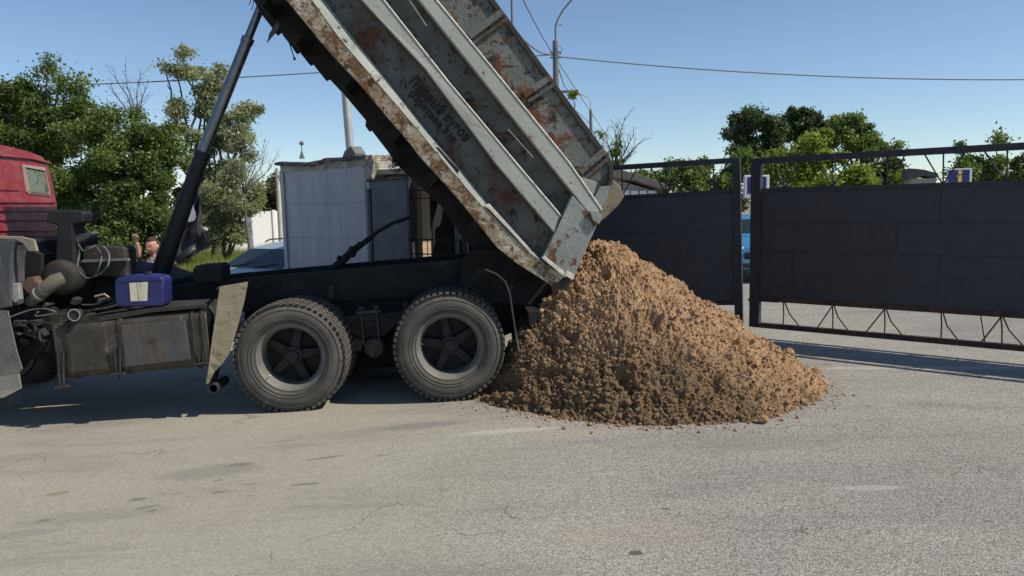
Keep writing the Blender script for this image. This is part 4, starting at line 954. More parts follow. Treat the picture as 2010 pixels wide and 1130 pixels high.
    MB().box(((u1+ue)/2-.2, 1.6, z_a/2), (ue-u1+.3, .2, z_a-.03)).build('back_wall', m_void, b)
    MB().box((u1+.05, 1.2, z_a/2-.02), (.09, 1.9, z_a-.08)).build('back_wall', m_void, b)
    MB().box((t(820, 450, .12)[0], .2, z_a/2-.02), (.14, .16, z_a-.08)).build('brick_pillar', m_brick, b)
    MB().box((t(897, 450, .12)[0], .2, z_a/2-.02), (.07, .16, z_a-.08)).build('brick_pillar', m_brick, b)
    MB().box(((qb+ue)/2+.03, .02, z_a/2-.01), (ue-qb, .08, z_a-.04)).build('side_panel', m_metalp, b, bevel=.004)
    MB().box(((pb+qb)/2+.02, .05, (zs_-.08)/2), (qb-pb-.05, .14, zs_-.08)).build('parapet', m_metalp, b, bevel=.004)
    br = MB(); n = 9
    for i in range(n+1):
        u = qa+(qb-qa)*i/n; br.tube([(u, -.03, zs_-.1), (u, -.03, t(830, 470)[1] if i % 2 else ze)], .006 if i not in (0, n) else .016, 6)
    for zz in (zs_-.08, zs_+.04, t(860, 470)[1], t(860, 388)[1], t(860, 372)[1], ze): br.tube([(qa, -.035, zz), (qb, -.035, zz)], .008, 6)
    br.build('window_bars', m_rubber, b)
gatehouse()

def simple_wall():
    a, c = P(440, 470, 34), P(860, 470, 34); zt = P(545, 414, 34).z
    b = empty('perimeter_wall', (a.x, 34-4, -.35), R(35)); tag(b, 'whitewashed concrete panel wall at left beyond the parked pale blue car', 'wall')
    W = (c.x-a.x)*1.1; n = 6
    for k in range(n):
        MB().box((W*(k+.5)/n, 0, (zt+.35)/2), (W/n-.05, .12, zt+.35)).build('wall_panel', m_white, b, bevel=.01)
        MB().box((W*k/n, -.02, (zt+.40)/2), (.14, .2, zt+.40)).build('wall_post', m_white, b, bevel=.01)
simple_wall()
def shed():
    Y = 17.0; Fm = Frame((P(1150, 600, Y).x, Y, 0), R(8), 0); t = lambda x, y, v=0: Fm.T(x, y, v)
    b = empty('shed', mw=Fm.matrix()); tag(b, 'low pale brick shed with dark sagging roof behind the far gate leaf', 'shed')
    u1 = t(1290, 380)[0]
    MB().prism([(0, 0), (u1, 0), (u1, t(1290, 376)[1]), (t(1210, 350)[0], t(1210, 352)[1]), (0, t(1150, 350)[1])], 0, 2.6).build('wall', m_brickw, b)
    MB().prism([t(1140, 344), t(1150, 332), t(1215, 334), t(1250, 343), t(1300, 362), t(1306, 370), t(1298, 374), t(1285, 371), t(1240, 356), t(1205, 352)], -.25, 2.8).build('roof', m_roof, b, bevel=.02)
    for k in range(4):
        a = t(1228+k*17, 375, -.01); MB().box((a[0], -.02, a[1]-.04), (.16, .03, .10)).build('pale_patch', m_white, b)
shed()
def hut():
    Y = 26.0; Fm = Frame((P(1786, 400, Y).x, Y, 0), R(-20), 0); t = lambda x, y, v=0: Fm.T(x, y, v)
    b = empty('brick_hut', mw=Fm.matrix()); tag(b, 'small grey brick hut with wavy roof left of the blue information sign', 'hut')
    u1 = t(1838, 350)[0]; z = t(1800, 350)[1]
    MB().box((u1/2, .8, z/2), (u1, 1.6, z)).build('wall', m_brickw, b)
    MB().prism([t(1784, 352, -.1), t(1784, 330, -.1), t(1800, 331, -.1), t(1815, 333, -.1), t(1842, 340, -.1), t(1842, 348, -.1), t(1812, 345, -.1)], -.1, 1.7).build('roof', m_roof, b)
hut()
def sign_i():
    Y = 20.0; a = P(1859, 331, Y); c = P(1906, 366, Y); w = c.x-a.x
    b = empty('information_sign', ((a.x+c.x)/2, Y, 0)); tag(b, 'blue information sign with yellow letter i and white frame above the right gate', 'sign')
    h = a.z-c.z+.12; zc = a.z-h/2
    MB().box((0, 0, zc), (w, .05, h)).build('frame', m_signw, b, bevel=.006)
    MB().box((-.02, -.028, zc), (w-.09, .01, h-.07)).build('face', m_signb, b)
    i_ = MB(); zt = zc+h/2
    i_.lathe([(.0001, -.040), (.055, -.040), (.055, -.03)], 20, c=(0, 0, zt-.10), axis='v')
    i_.box((.0, -.036, zt-.30), (.10, .008, .25)); i_.box((-.055, -.036, zt-.20), (.05, .008, .05)); i_.build('letter', m_signy, b)
    MB().tube([(0, .04, 0), (0, .04, zc)], .04, 10).build('post', m_pole, b)
    Y = 17.0; a = P(1460, 344, Y); c = P(1509, 388, Y); w = c.x-a.x; h = a.z-c.z; zc = (a.z+c.z)/2
    b = empty('notice_board', ((a.x+c.x)/2, Y, 0)); tag(b, 'white framed blue notice board seen around the post between the gate leaves', 'sign')
    MB().box((0, 0, zc), (w, .08, h)).build('frame', m_signw, b, bevel=.02)
    MB().box((-.0, -.043, zc+.03), (w-.14, .01, h-.14)).build('face', m_signb, b, bevel=.004)
    MB().tube([(0, .05, 0), (0, .05, zc)], .04, 10).build('post', m_pole, b)
sign_i()

# ================================================================== POLES, WIRES
def poles():
    Y = 24.0
    p = P(1090, 80, Y); b = empty('street_lamp', (p.x, Y, 0)); tag(b, 'tall dark street lamp pole with bent arm rising behind the tipped body', 'street lamp', 'street lamps beyond the yard')
    MB().tube([(0, 0, 0), (0, 0, p.z)], [.12, .085], 14).build('pole', m_pole, b, smooth=True)
    L_ = [P(x, y, Y)-Vector((p.x, Y, 0)) for x, y in ((1091, 84), (1090, 60), (1091, 48), (1096, 36), (1105, 20), (1121, 0), (1140, -14), (1160, -22))]
    MB().tube(L_, .028, 8).build('arm', m_pole, b, smooth=True)
    e = L_[-1]; MB().box((e.x+.25, e.y, e.z+.02), (.6, .2, .12)).build('lamp_head', m_zinc, b, bevel=.04)
    q = P(1097, 48, Y)-Vector((p.x, Y, 0)); MB().tube([q-Vector((.1, 0, .01)), q+Vector((.10, 0, .0)), q+Vector((.14, 0, -.03))], .022, 6).build('bracket', m_zinc, b)
    mb = MB()
    for dz in (-.35, -.5): mb.box((0, -.03, p.z+dz), (.34, .05, .04))
    for k in range(9):
        a = math.pi*k/8; mb.tube([(.1+.1*math.sin(a), -.1, p.z-.15-.3*k/8), (.1+.1*math.sin(a+.4), -.1, p.z-.15-.3*(k+1)/8)], .008, 5)
    mb.build('crossarm', m_pole, b)
    Y = 46.0; p = P(1159.5, 215, Y); b = empty('street_lamp', (p.x, Y, 0)); tag(b, 'small distant street lamp with curved arm beside the bare tree', 'street lamp', 'street lamps beyond the yard')
    MB().tube([(0, 0, 0), (0, 0, p.z)], [.13, .09], 12).build('pole', m_pole, b, smooth=True)
    L_ = [P(x, y, Y)-Vector((p.x, Y, 0)) for x, y in ((1159.5, 218), (1159, 196), (1153, 190), (1140, 184), (1128, 180))]
    MB().tube(L_, .03, 6).build('arm', m_zinc, b, smooth=True); MB().box(L_[-1]-Vector((.4, 0, -.03)), (.9, .3, .14)).build('lamp_head', m_pole, b, bevel=.04)
    Y = 30.0; p = P(1005, 30, Y); b = MB().tube([(0, 0, 0), (0, 0, 12)], .045, 8).build('mast', m_pole, None, smooth=True); b.location = (p.x, Y, 0)
    tag(b, 'thin dark mast rising above the top edge of the tipped body', 'mast')
    Y = 31.0; p = P(544, 330, Y); b = empty('utility_pole', (p.x, Y, -.35)); tag(b, 'slender pale concrete pole in front of the white wall', 'pole')
    MB().tube([(0, 0, 0), (0, 0, p.z+.35)], [.11, .075], 10).build('pole', m_polew, b, smooth=True)
    MB().box((.0, -.05, p.z+.05), (.6, .06, .06)).build('crossarm', m_polew, b)
    def wire(pts, sag, r, label, n=24):
        W = []
        for i in range(len(pts)-1):
            a, c = Vector(pts[i]), Vector(pts[i+1])
            for k in range(n): t = k/n; W.append(a.lerp(c, t)-Vector((0, 0, sag[i]*4*t*(1-t))))
        W.append(Vector(pts[-1])); o = MB().tube(W, r, 5).build('overhead_wire', m_pole, None, smooth=True)
        tag(o, label, 'wire', 'overhead wires')
    K = P(1091, 106, 24)
    wire([P(-420, 178, 24), K], [.25], .018, 'dark overhead wire crossing the sky above the left trees')
    wire([P(1095, 111, 24), P(2320, 148, 24)], [.35], .018, 'dark overhead wire crossing the open sky above the gates')
    wire([P(985, -90, 14), P(1086, 107, 24), P(1230, 320, 60)], [.1, .1], .014, 'thin wire slanting steeply past the tall lamp pole')
    wire([P(1020, 70, 18), P(1066, 105, 23.8), P(1088, 108, 24)], [.05, .0], .022, 'short thick wire tied to the left of the tall lamp pole')
    wire([P(1095, 130, 24), P(1108, 170, 30), P(1132, 182, 44)], [.0, .1], .018, 'thin wire running down from the tall lamp pole to the distant lamp')
poles()

# ================================================================== CARS
def make_car(name, paint):
    b = empty(name)
    prof = [(-1.98, .30), (-2.0, .55), (-1.93, .78), (-1.75, .90), (-.95, 1.02), (-.35, 1.36), (.2, 1.45), (1.2, 1.44), (1.75, 1.30), (1.95, .95), (2.0, .60), (1.97, .30)]
    sec = MB(); n = len(prof); ws = []
    for (x, z) in prof:
        w = .84 if z < 1.0 else .84-.22*(z-1.0)/.45; w -= .10*max(0, abs(x)-1.7)/.3; ws.append(w)
    V = [(x, w, z) for (x, z), w in zip(prof, ws)] + [(x, -w, z) for (x, z), w in zip(prof, ws)]
    sec.add(V, [(i, i+1, n+i+1, n+i) for i in range(n-1)] + [(n-1, 0, n, 2*n-1), tuple(range(n)), tuple(range(2*n-1, n-1, -1))])
    sec.build('body', paint, b, bevel=.05, seg=3, smooth=True)
    def quad(name_, pts, off=.004, mt=m_glass): o = MB().add(pts, [tuple(range(len(pts)))]).build(name_, mt, b, solid=.006); return o
    # windscreen follows the sloping front of the cabin
    dx, dz = .60, .34; nrm = Vector((-dz, 0, dx)).normalized()*.012
    a0 = Vector((-.90, 0, 1.045))+nrm; a1 = Vector((-.39, 0, 1.335))+nrm
    quad('windscreen', [(a0.x, -.74, a0.z), (a0.x, .74, a0.z), (a1.x, .62, a1.z), (a1.x, -.62, a1.z)])
    for s_ in (1, -1):
        y0, y1 = .845*s_, .70*s_
        quad('side_window', [(-.80, y0, 1.02), (-.02, y0, 1.02), (-.02, y1, 1.34), (-.32, y1, 1.33)])
        quad('side_window', [(.05, y0, 1.02), (1.0, y0, 1.02), (1.0, y1, 1.36), (.05, y1, 1.36)])
        quad('side_window', [(1.08, y0, 1.04), (1.6, y0*.99, 1.05), (1.5, y1, 1.28), (1.08, y1, 1.34)])
        MB().tube([(-.1, .60*s_, 1.46), (0, .60*s_, 1.50), (1.3, .60*s_, 1.50), (1.4, .60*s_, 1.45)], .015, 6).build('roof_rail', m_rubber, b, smooth=True)
        MB().box((-.72, .95*s_, 1.04), (.10, .18, .13)).build('mirror', paint, b, bevel=.03)
        MB().box((-1.86, .60*s_, .72), (.16, .34, .16)).build('headlight', m_signw, b, bevel=.04)
        for x in (-1.22, 1.25):
            w = MB().lathe([(.20, -.09), (.29, -.09), (.305, -.06), (.305, .06), (.29, .09), (.20, .09)], 28, c=(x, .76*s_, .305), closed=True).build('wheel', m_rubber, b, smooth=True)
            MB().lathe([(.0001, -.05*1), (.19, -.07), (.20, -.03), (.20, .03), (.19, .07), (.0001, .05)], 20, c=(x, .76*s_, .305)).build('rim', m_zinc, w, smooth=True)
    MB().box((-1.985, 0, .62), (.04, .9, .12)).build('grille', m_rubber, b, bevel=.01)
    MB().box((-1.99, 0, .40), (.05, 1.4, .1)).build('bumper_intake', m_rubber, b, bevel=.01)
    wp = MB()
    for y in (-.1, .55): wp.tube([(-.94, y, 1.055), (-.80, y-.48, 1.115)], .009, 5)
    wp.build('wipers', m_rubber, b)
    return b
c = make_car('parked_car', m_carb); p = P(556, 480, 13.0); c.location = (p.x+.02, 13.5, gz(p.x)-.02); c.rotation_euler = (0, 0, R(57)); c.scale = (1, 1, .93)
tag(c, 'pale blue hatchback parked facing the yard left of the gatehouse', 'car', 'parked cars')
c2_ = make_car('parked_car', m_carw); p = P(1478, 440, 16.5); c2_.location = (p.x+.3, 18.3, 0); c2_.rotation_euler = (0, 0, R(88))
tag(c2_, 'deep blue car glimpsed through the gap between the gate leaves', 'car', 'parked cars')

# ================================================================== PERSON and FLAG
def person():
    Y = 11.2; gx = P(312, 500, Y).x; g0 = gz(gx)
    root = empty('person', (gx, Y, g0)); tag(root, 'man in black jacket raising his fist behind the truck frame', 'person')
    q = lambda x, y, dy=0: P(x, y, Y+dy)-Vector((gx, Y, g0))
    head = q(299, 484); neck = head+Vector((.02, .02, -.14)); chest = head+Vector((.05, .05, -.36)); pel = head+Vector((.06, .08, -.86))
    sl = chest+Vector((-.15, -.01, .10)); sr = chest+Vector((.20, .02, .09))
    el = q(277, 512, -.05); wl = q(268, 474, -.10); hl = q(265, 462, -.12)
    er = sr+Vector((.10, -.06, -.24)); wr = q(337, 521, -.10); hr = q(344, 516, -.12)
    def skin(name, nodes, edges, mt, par, sub=2):
        me = bpy.data.meshes.new(name); me.from_pydata([n[0] for n in nodes], edges, []); o = bpy.data.objects.new(name, me); COL.objects.link(o)
        md = o.modifiers.new('skin', 'SKIN'); md.use_smooth_shade = True
        for i, n_ in enumerate(nodes): me.skin_vertices[0].data[i].radius = (n_[1], n_[2] if len(n_) > 2 else n_[1])
        me.skin_vertices[0].data[0].use_root = True
        o.modifiers.new('sub', 'SUBSURF').levels = sub; o.modifiers['sub'].render_levels = sub
        dg_ = bpy.context.evaluated_depsgraph_get(); dg_.update(); m2 = bpy.data.meshes.new_from_object(o.evaluated_get(dg_)); bpy.data.objects.remove(o)
        return m2
    kl, kr = pel+Vector((-.10, -.03, -.42)), pel+Vector((.12, .0, -.42)); fl_, fr2 = Vector((kl.x-.02, kl.y+.03, .08)), Vector((kr.x+.02, kr.y+.04, .08))
    N = [(pel, .13, .10), (pel+Vector((-.005, -.01, .22)), .13, .10), (chest, .16, .11), (chest+Vector((0, -.01, .14)), .10, .08), (neck, .055), (head+Vector((.01, .01, -.05)), .055),
         (sl, .06), (el, .042), (wl, .028), (sr, .06), (er, .042), (wr, .028),
         (pel+Vector((-.09, 0, -.08)), .09), (kl, .058), (fl_, .04), (fl_+Vector((-.03, -.15, -.04)), .035), (pel+Vector((.09, 0, -.08)), .09), (kr, .058), (fr2, .04), (fr2+Vector((.03, -.15, -.04)), .035)]
    E = [(0, 1), (1, 2), (2, 3), (3, 4), (4, 5), (3, 6), (6, 7), (7, 8), (3, 9), (9, 10), (10, 11), (0, 12), (12, 13), (13, 14), (14, 15), (0, 16), (16, 17), (17, 18), (18, 19)]
    base = skin('b', N, E, m_skin, root)
    bm = bmesh.new(); bm.from_mesh(base)
    # head: sculpted ellipsoid with brow, nose, mouth, chin, ears
    fd = Vector((-.18, -.98, -.05)).normalized(); rt = fd.cross(Vector((0, 0, 1))).normalized(); upv = rt.cross(fd)
    hb = bmesh.new(); bmesh.ops.create_uvsphere(hb, u_segments=40, v_segments=28, radius=1)
    for v in hb.verts:
        x, y, z = v.co; fx = x*.086; fy = y*.108; fz = z*.134
        if z < 0: fx *= 1-.28*(-z)**1.5; fy *= 1-.18*(-z)**2
        g = lambda cx_, cz_, s1, s2: math.exp(-((x-cx_)/s1)**2-((z-cz_)/s2)**2)
        if y > 0:
            fy += .028*g(0, -.22, .16, .16)+.012*g(0, .02, .10, .22)+.007*g(0, .22, .6, .10)-.012*g(.38, .04, .18, .12)-.012*g(-.38, .04, .18, .12)+.008*g(0, -.50, .26, .06)-.006*g(0, -.56, .26, .03)+.006*g(0, -.62, .22, .05)+.012*g(0, -.85, .3, .15)
        for sx_ in (1, -1):
            if abs(y) < .35 and x*sx_ > .5: fx += sx_*.020*math.exp(-((y+.05)/.16)**2-((z+.08)/.22)**2)
        v.co = head + rt*fx + fd*fy + upv*fz
    me_t = bpy.data.meshes.new('t'); hb.to_mesh(me_t); hb.free(); bm.from_mesh(me_t)
    # hands: palm with five skinned fingers
    def hand(wrist, hc, out, curl, thumb):
        ax = (hc-wrist).normalized(); sd_ = ax.cross(out).normalized()
        nodes = [(wrist-ax*.01, .026, .020), (wrist+ax*.03, .030, .018), (wrist+ax*.075, .036, .017)]; edges = [(0, 1), (1, 2)]
        mh = skin('h', nodes, edges, m_skin, root, 1); bm.from_mesh(mh)
        for k, ln_ in enumerate((.068, .076, .072, .058)):
            s0 = wrist+ax*.070+sd_*(.027-.018*k); a = s0+ax*.030*(ln_/.07); b_ = a+(ax*math.cos(curl)+out*math.sin(curl))*.026; c3 = b_+(ax*math.cos(2*curl)+out*math.sin(2*curl))*.022
            c4 = c3+(ax*math.cos(2.8*curl)+out*math.sin(2.8*curl))*.014
            bm.from_mesh(skin('f', [(s0, .0095), (a, .009), (b_, .0085), (c3, .0075), (c4, .006)], [(0, 1), (1, 2), (2, 3), (3, 4)], m_skin, root, 1))
        t0 = wrist+ax*.025+sd_*thumb*.022; t1 = t0+ax*.025+sd_*thumb*.022+out*.01; t2 = t1+ax*.022-sd_*thumb*.006+out*.022; t3 = t2+ax*.008-sd_*thumb*.02+out*.008
        bm.from_mesh(skin('th', [(t0, .012), (t1, .011), (t2, .009), (t3, .007)], [(0, 1), (1, 2), (2, 3)], m_skin, root, 1))
    hand(wl, hl, Vector((.3, -.9, 0)).normalized(), R(78), 1); hand(wr, hr, Vector((.0, -.9, .3)).normalized(), R(75), -1)
    me = bpy.data.meshes.new('body'); bm.to_mesh(me); bm.free(); me.materials.clear(); me.materials.append(m_skin)
    for p_ in me.polygons: p_.use_smooth = True; p_.material_index = 0
    o = bpy.data.objects.new('body', me); COL.objects.link(o); o.parent = root
    def garment(name, nodes, edges, mt):
        m2 = skin(name, nodes, edges, mt, root, 2); m2.materials.clear(); m2.materials.append(mt); oo = bpy.data.objects.new(name, m2); COL.objects.link(oo); oo.parent = root
        for p_ in m2.polygons: p_.use_smooth = True; p_.material_index = 0
        return oo
    hm = el.lerp(wl, .30)
    garment('jacket', [(pel+Vector((0, 0, -.06)), .165, .13), (pel+Vector((-.005, -.01, .22)), .16, .125), (chest, .19, .135), (chest+Vector((0, -.01, .15)), .125, .10), (neck+Vector((.0, .012, -.035)), .068), (sl, .085), (el, .062), (hm, .05), (sr, .085), (er, .062), (wr.lerp(er, .15), .045)],
            [(0, 1), (1, 2), (2, 3), (3, 4), (3, 5), (5, 6), (6, 7), (3, 8), (8, 9), (9, 10)], m_cloth)
    garment('trousers', [(pel+Vector((0, 0, .0)), .145, .115), (pel+Vector((-.09, 0, -.08)), .10), (kl, .075), (fl_+Vector((0, 0, .04)), .062), (pel+Vector((.09, 0, -.08)), .10), (kr, .075), (fr2+Vector((0, 0, .04)), .062)],
            [(0, 1), (1, 2), (2, 3), (0, 4), (4, 5), (5, 6)], m_jean)
    for f_ in (fl_, fr2): MB().box((f_.x, f_.y-.06, .045), (.10, .27, .09)).build('shoe', m_shoe, root, bevel=.03, seg=3, smooth=True)
    # hair cap: short on the sides
    hb = bmesh.new(); bmesh.ops.create_uvsphere(hb, u_segments=36, v_segments=24, radius=1); kill = []
    for v in hb.verts:
        x, y, z = v.co.copy(); lim = .60 if y > .1 else (.18 if y > -.35 else -.35)
        if z < lim: kill.append(v)
        nz = 1+.05*noise.noise(Vector((x*8, y*8, z*8)))
        v.co = head + rt*(x*.091*nz) + fd*(y*.114*nz) + upv*(z*.147*nz+.002)
    bmesh.ops.delete(hb, geom=kill, context='VERTS'); me = bpy.data.meshes.new('hair'); hb.to_mesh(me); hb.free(); me.materials.append(m_hair)
    o = bpy.data.objects.new('hair', me); COL.objects.link(o); o.parent = root; o.modifiers.new('s', 'SOLIDIFY').thickness = .008
    for p_ in me.polygons: p_.use_smooth = True
    # face details
    ey = MB()
    for s_ in (1, -1):
        e = head+rt*(.033*s_)+fd*.096+upv*.006; ey.box(e, (.020, .006, .007), Matrix((rt, fd, upv)).transposed()); e2 = head+rt*(.034*s_)+fd*.107+upv*.026; ey.box(e2, (.034, .006, .006), Matrix((rt, fd, upv)).transposed())
    ey.build('brows_and_eyes', m_hair, root)
    # white print at the neck opening
    pr = MB(); base_c = neck+Vector((-.035, -.075, -.10))
    pr.add([base_c+Vector(p_) for p_ in ((-.055, 0, .05), (.03, -.02, .085), (.06, -.02, .03), (.03, -.03, -.07), (-.01, -.03, -.12), (-.04, -.01, -.03))], [(0, 1, 2, 3, 4, 5)])
    pr.build('shirt_print', m_shirtw, root, solid=.01)
    # flag: a thing of its own, held in his other hand
    F0 = P(338, 540, Y-.12); F1 = P(393, 372, Y-.16)
    fg = empty('flag', F0); tag(fg, 'black flag with white emblem drooping from a pole behind the lifting cylinder', 'flag')
    MB().tube([(0, 0, 0), F1-F0], .011, 8).build('flag_pole', m_pole, fg, smooth=True)
    rowsL = [(386, 380), (376, 398), (366, 418), (360, 440), (352, 462), (342, 484), (338, 500), (345, 512), (362, 512)]
    rowsR = [(391, 381), (393, 402), (396, 420), (397, 440), (401, 458), (407, 472), (411, 483), (395, 492), (372, 508)]
    nu, nvv = 36, 48; vs = []
    def interp(rows, t_): f = t_*(len(rows)-1); i = min(int(f), len(rows)-2); k = f-i; return (rows[i][0]*(1-k)+rows[i+1][0]*k, rows[i][1]*(1-k)+rows[i+1][1]*k)
    for j in range(nvv+1):
        a = interp(rowsL, j/nvv); c_ = interp(rowsR, j/nvv)
        for i in range(nu+1):
            k = i/nu; x = a[0]*(1-k)+c_[0]*k; y = a[1]*(1-k)+c_[1]*k
            dy = .030*math.sin(k*11+j*.16)+.035*math.sin(k*4.2-j*.23)+.03*noise.noise(Vector((k*4, j*.12, 2)))
            vs.append(P(x, y, Y-.17+dy)-F0)
    cl = MB().add(vs, [(j*(nu+1)+i, j*(nu+1)+i+1, (j+1)*(nu+1)+i+1, (j+1)*(nu+1)+i) for j in range(nvv) for i in range(nu)]).build('flag_cloth', m_flag, fg, smooth=2, solid=.004)
    # white emblem lying in the folds of the cloth, with its dark notch
    em = MB(); ep = []
    for (x, y) in ((374, 400), (379, 406), (383, 416), (384, 428), (381, 433), (374, 435), (361, 434), (361, 431), (368, 429), (372, 420), (367, 417), (370, 408)): ep.append(P(x, y, Y-.245)-F0)
    em.add(ep, [tuple(range(len(ep)))]); em.build('emblem', m_shirtw, cl, solid=.006)
person()

# ================================================================== TREES
def leaves_mesh(name, blobs, n, size, mt, parent, Y0, seed, clump=.35, fill=.5, asp=.55):
    r_ = np.random.default_rng(seed); tot = sum(b[2]*b[3] for b in blobs); VV, RN = [], []
    for (px, py, rx, ry, *ex) in blobs:
        dens = ex[0] if ex else 1.0; dY = ex[1] if len(ex) > 1 else 0
        Y = Y0+dY; c_ = P(px, py, Y); sx, sz = rx/FPX*Y, ry/FPX*Y; sy = min(max(sx, sz)*.8, 2.2)
        k = max(6, int(n*dens*rx*ry/tot)); nc = max(5, int(sx*sz*7/ clump**1.2*.35))
        d = r_.normal(size=(nc, 3)); d /= np.linalg.norm(d, axis=1)[:, None]; rad = r_.uniform(0, 1, nc)**(fill)
        cc = d*rad[:, None]*np.array([sx, sy, sz])
        cs = clump*r_.uniform(.45, 1.2, nc); ci = r_.integers(0, nc, k); cv = r_.uniform(0, 1, nc)
        off = r_.normal(size=(k, 3))*cs[ci][:, None]*np.array([.5, .5, .38]); pos = cc[ci]+off + np.array(c_)[None]
        # leaf quads (pointed rhombus) with random orientation, mostly facing up and out
        nrm = r_.normal(size=(k, 3))+np.array([0, -.25, .7]); nrm /= np.linalg.norm(nrm, axis=1)[:, None]
        ax = r_.normal(size=(k, 3)); ax -= nrm*(ax*nrm).sum(1)[:, None]; ax /= np.linalg.norm(ax, axis=1)[:, None]; bx = np.cross(nrm, ax)
        s_ = size*r_.uniform(.55, 1.25, k)[:, None]
        q_ = np.stack([pos-ax*s_*.5, pos+bx*s_*asp*.5-nrm*s_*.06, pos+ax*s_*.5, pos-bx*s_*asp*.5-nrm*s_*.06], 1)
        VV.append(q_.reshape(-1, 3)); rn = np.clip(.55*cv[ci]+.45*r_.uniform(0, 1, k), 0, 1); RN.append(np.repeat(rn, 4))
    V = np.concatenate(VV)-np.array(parent.location if parent else (0, 0, 0)); F = np.arange(len(V)).reshape(-1, 4)
    return fastmesh(name, V, F, mt, parent=parent, rnd=np.concatenate(RN))
def limb(mb, a, c_, r0_, r1_, wob, n=7):
    a, c_ = Vector(a), Vector(c_); pts = []
    for k in range(n+1):
        t = k/n; p = a.lerp(c_, t); w = wob*math.sin(math.pi*t)*(c_-a).length
        p += Vector((noise.noise(p*1.3+Vector((1, 2, 3))), noise.noise(p*1.3+Vector((7, 2, 3))), .4*noise.noise(p*1.3)))*w; pts.append(p)
    mb.tube(pts, [r0_+(r1_-r0_)*k/n for k in range(n+1)], 7); return pts
def tree(name, label, base_px, Y, blobs, n, size, lm, seed, tr=.14, group=None, cat='tree', **k):
    bx = P(base_px, 450, Y).x; b = empty(name, (bx, Y, gz(bx)-.02)); tag(b, label, cat, group)
    mb = MB(); zl = min(P(q[0], q[1], Y).z for q in blobs); fork = Vector((0, 0, max(.5, zl*.55)))
    limb(mb, (0, 0, 0), fork, tr, tr*.75, .06)
    for q in blobs:
        t = P(q[0], q[1]-q[3]*.3, Y+(q[5] if len(q) > 5 else 0))-Vector(b.location); pts = limb(mb, fork, t, tr*.5, tr*.12, .16)
        for j in range(4):
            s_ = pts[3+j % 4]; e = s_+Vector((random.uniform(-1, 1)*q[2]/FPX*Y*.8, random.uniform(-.6, .6), random.uniform(.1, 1)*q[3]/FPX*Y*.8)); limb(mb, s_, e, tr*.18, tr*.05, .15, 4)
    mb.build('trunk', m_bark, b, smooth=2)
    leaves_mesh('crown', blobs, n, size, lm, b, Y, seed, **k)
    return b
def twigs(name, label, px0, py0, Y, tips, r0_=.05, sub=9, spread=1.0, leaf=None):
    a = P(px0, py0, Y); b = empty(name, (a.x, Y, gz(a.x))); tag(b, label, 'tree'); base = a-Vector(b.location)
    mb = MB(); limb(mb, (base.x, 0, 0), base, r0_*1.8, r0_*1.1, .03)
    ends = []
    for (x, y) in tips:
        t = P(x, y, Y+random.uniform(-.4, .4))-Vector(b.location); pts = limb(mb, base, t, r0_*.8, r0_*.12, .14, 9)
        for j in range(sub):
            s_ = pts[2+j % 7]; dirn = (t-base).normalized(); sd_ = Vector((random.uniform(-1, 1), random.uniform(-.8, .8), random.uniform(.1, .9)))
            e = s_+(dirn*.5+sd_*.8)*random.uniform(.25, .7)*spread; p2 = limb(mb, s_, e, r0_*.28, r0_*.07, .15, 5)
            for _ in range(3):
                s2 = p2[random.randint(2, 4)]; e2 = s2+Vector((random.uniform(-1, 1), random.uniform(-.6, .6), random.uniform(-.2, .9)))*.28*spread; mb.tube([s2, e2], [r0_*.10, r0_*.05], 4); ends.append(e2)
    mb.build('branches', m_twig, b, smooth=2)
    return b
gA = 'trees along the left side of the yard'
tree('leafy_tree', 'dense green leafy tree behind the red cab', 30, 23, [(20, 225, 60, 60), (60, 290, 95, 80), (130, 255, 65, 55), (170, 235, 40, 34, .8), (-90, 270, 110, 120), (40, 400, 120, 80), (95, 135, 24, 20, .4), (120, 165, 36, 16, .35), (80, 190, 35, 20, .5), (150, 200, 28, 22, .5), (35, 180, 24, 20, .5), (10, 190, 30, 26, .7), (150, 375, 50, 45, 1.2), (60, 205, 30, 26, .8), (170, 160, 16, 8, .3)], 150000, .115, m_leafA, 1, .17, gA, clump=.36)
tree('leafy_tree', 'broad green leafy tree in the middle between cab and cylinder', 230, 22, [(210, 290, 70, 60), (265, 310, 90, 60), (180, 350, 90, 75), (300, 370, 80, 75), (230, 430, 130, 75), (335, 440, 70, 70), (150, 440, 80, 60), (270, 250, 34, 26, .7), (205, 235, 36, 26, .7), (310, 270, 40, 26, .8), (230, 480, 130, 40), (340, 490, 50, 30)], 160000, .105, m_leafA, 2, .16, gA, clump=.36)
tree('silvery_tree', 'tall silvery green tree seen behind the lifting cylinder', 420, 24, [(362, 100, 10, 22, .5), (375, 145, 24, 26, .6), (395, 175, 34, 26, .6), (430, 160, 32, 24, .7), (400, 210, 52, 34, .8), (345, 135, 22, 12, .4), (320, 128, 10, 8, .3), (485, 212, 30, 18, .7), (455, 235, 40, 26, .7), (420, 265, 60, 36, .8), (350, 235, 34, 40, .7), (470, 285, 38, 30, .45), (395, 320, 60, 50, .7), (350, 370, 45, 45, 1.2), (430, 375, 55, 55, .9)], 90000, .105, m_leafB, 3, .14, gA, clump=.28)
tree('silvery_bush', 'silvery green willow bush beside the white wall', 440, 21, [(450, 400, 46, 56), (478, 430, 40, 46), (420, 440, 45, 50), (395, 410, 40, 60), (498, 375, 24, 34, .5), (430, 462, 60, 24), (465, 345, 30, 34, .5)], 70000, .09, m_leafB, 4, .08, gA, cat='bush', clump=.26, asp=.4)
tree('dark_tree', 'dark distant tree just left of the gatehouse', 570, 44, [(560, 370, 30, 26), (540, 395, 26, 20), (600, 380, 40, 30), (525, 400, 12, 18), (550, 410, 40, 14)], 14000, .24, m_leafC, 5, .2, clump=.6)
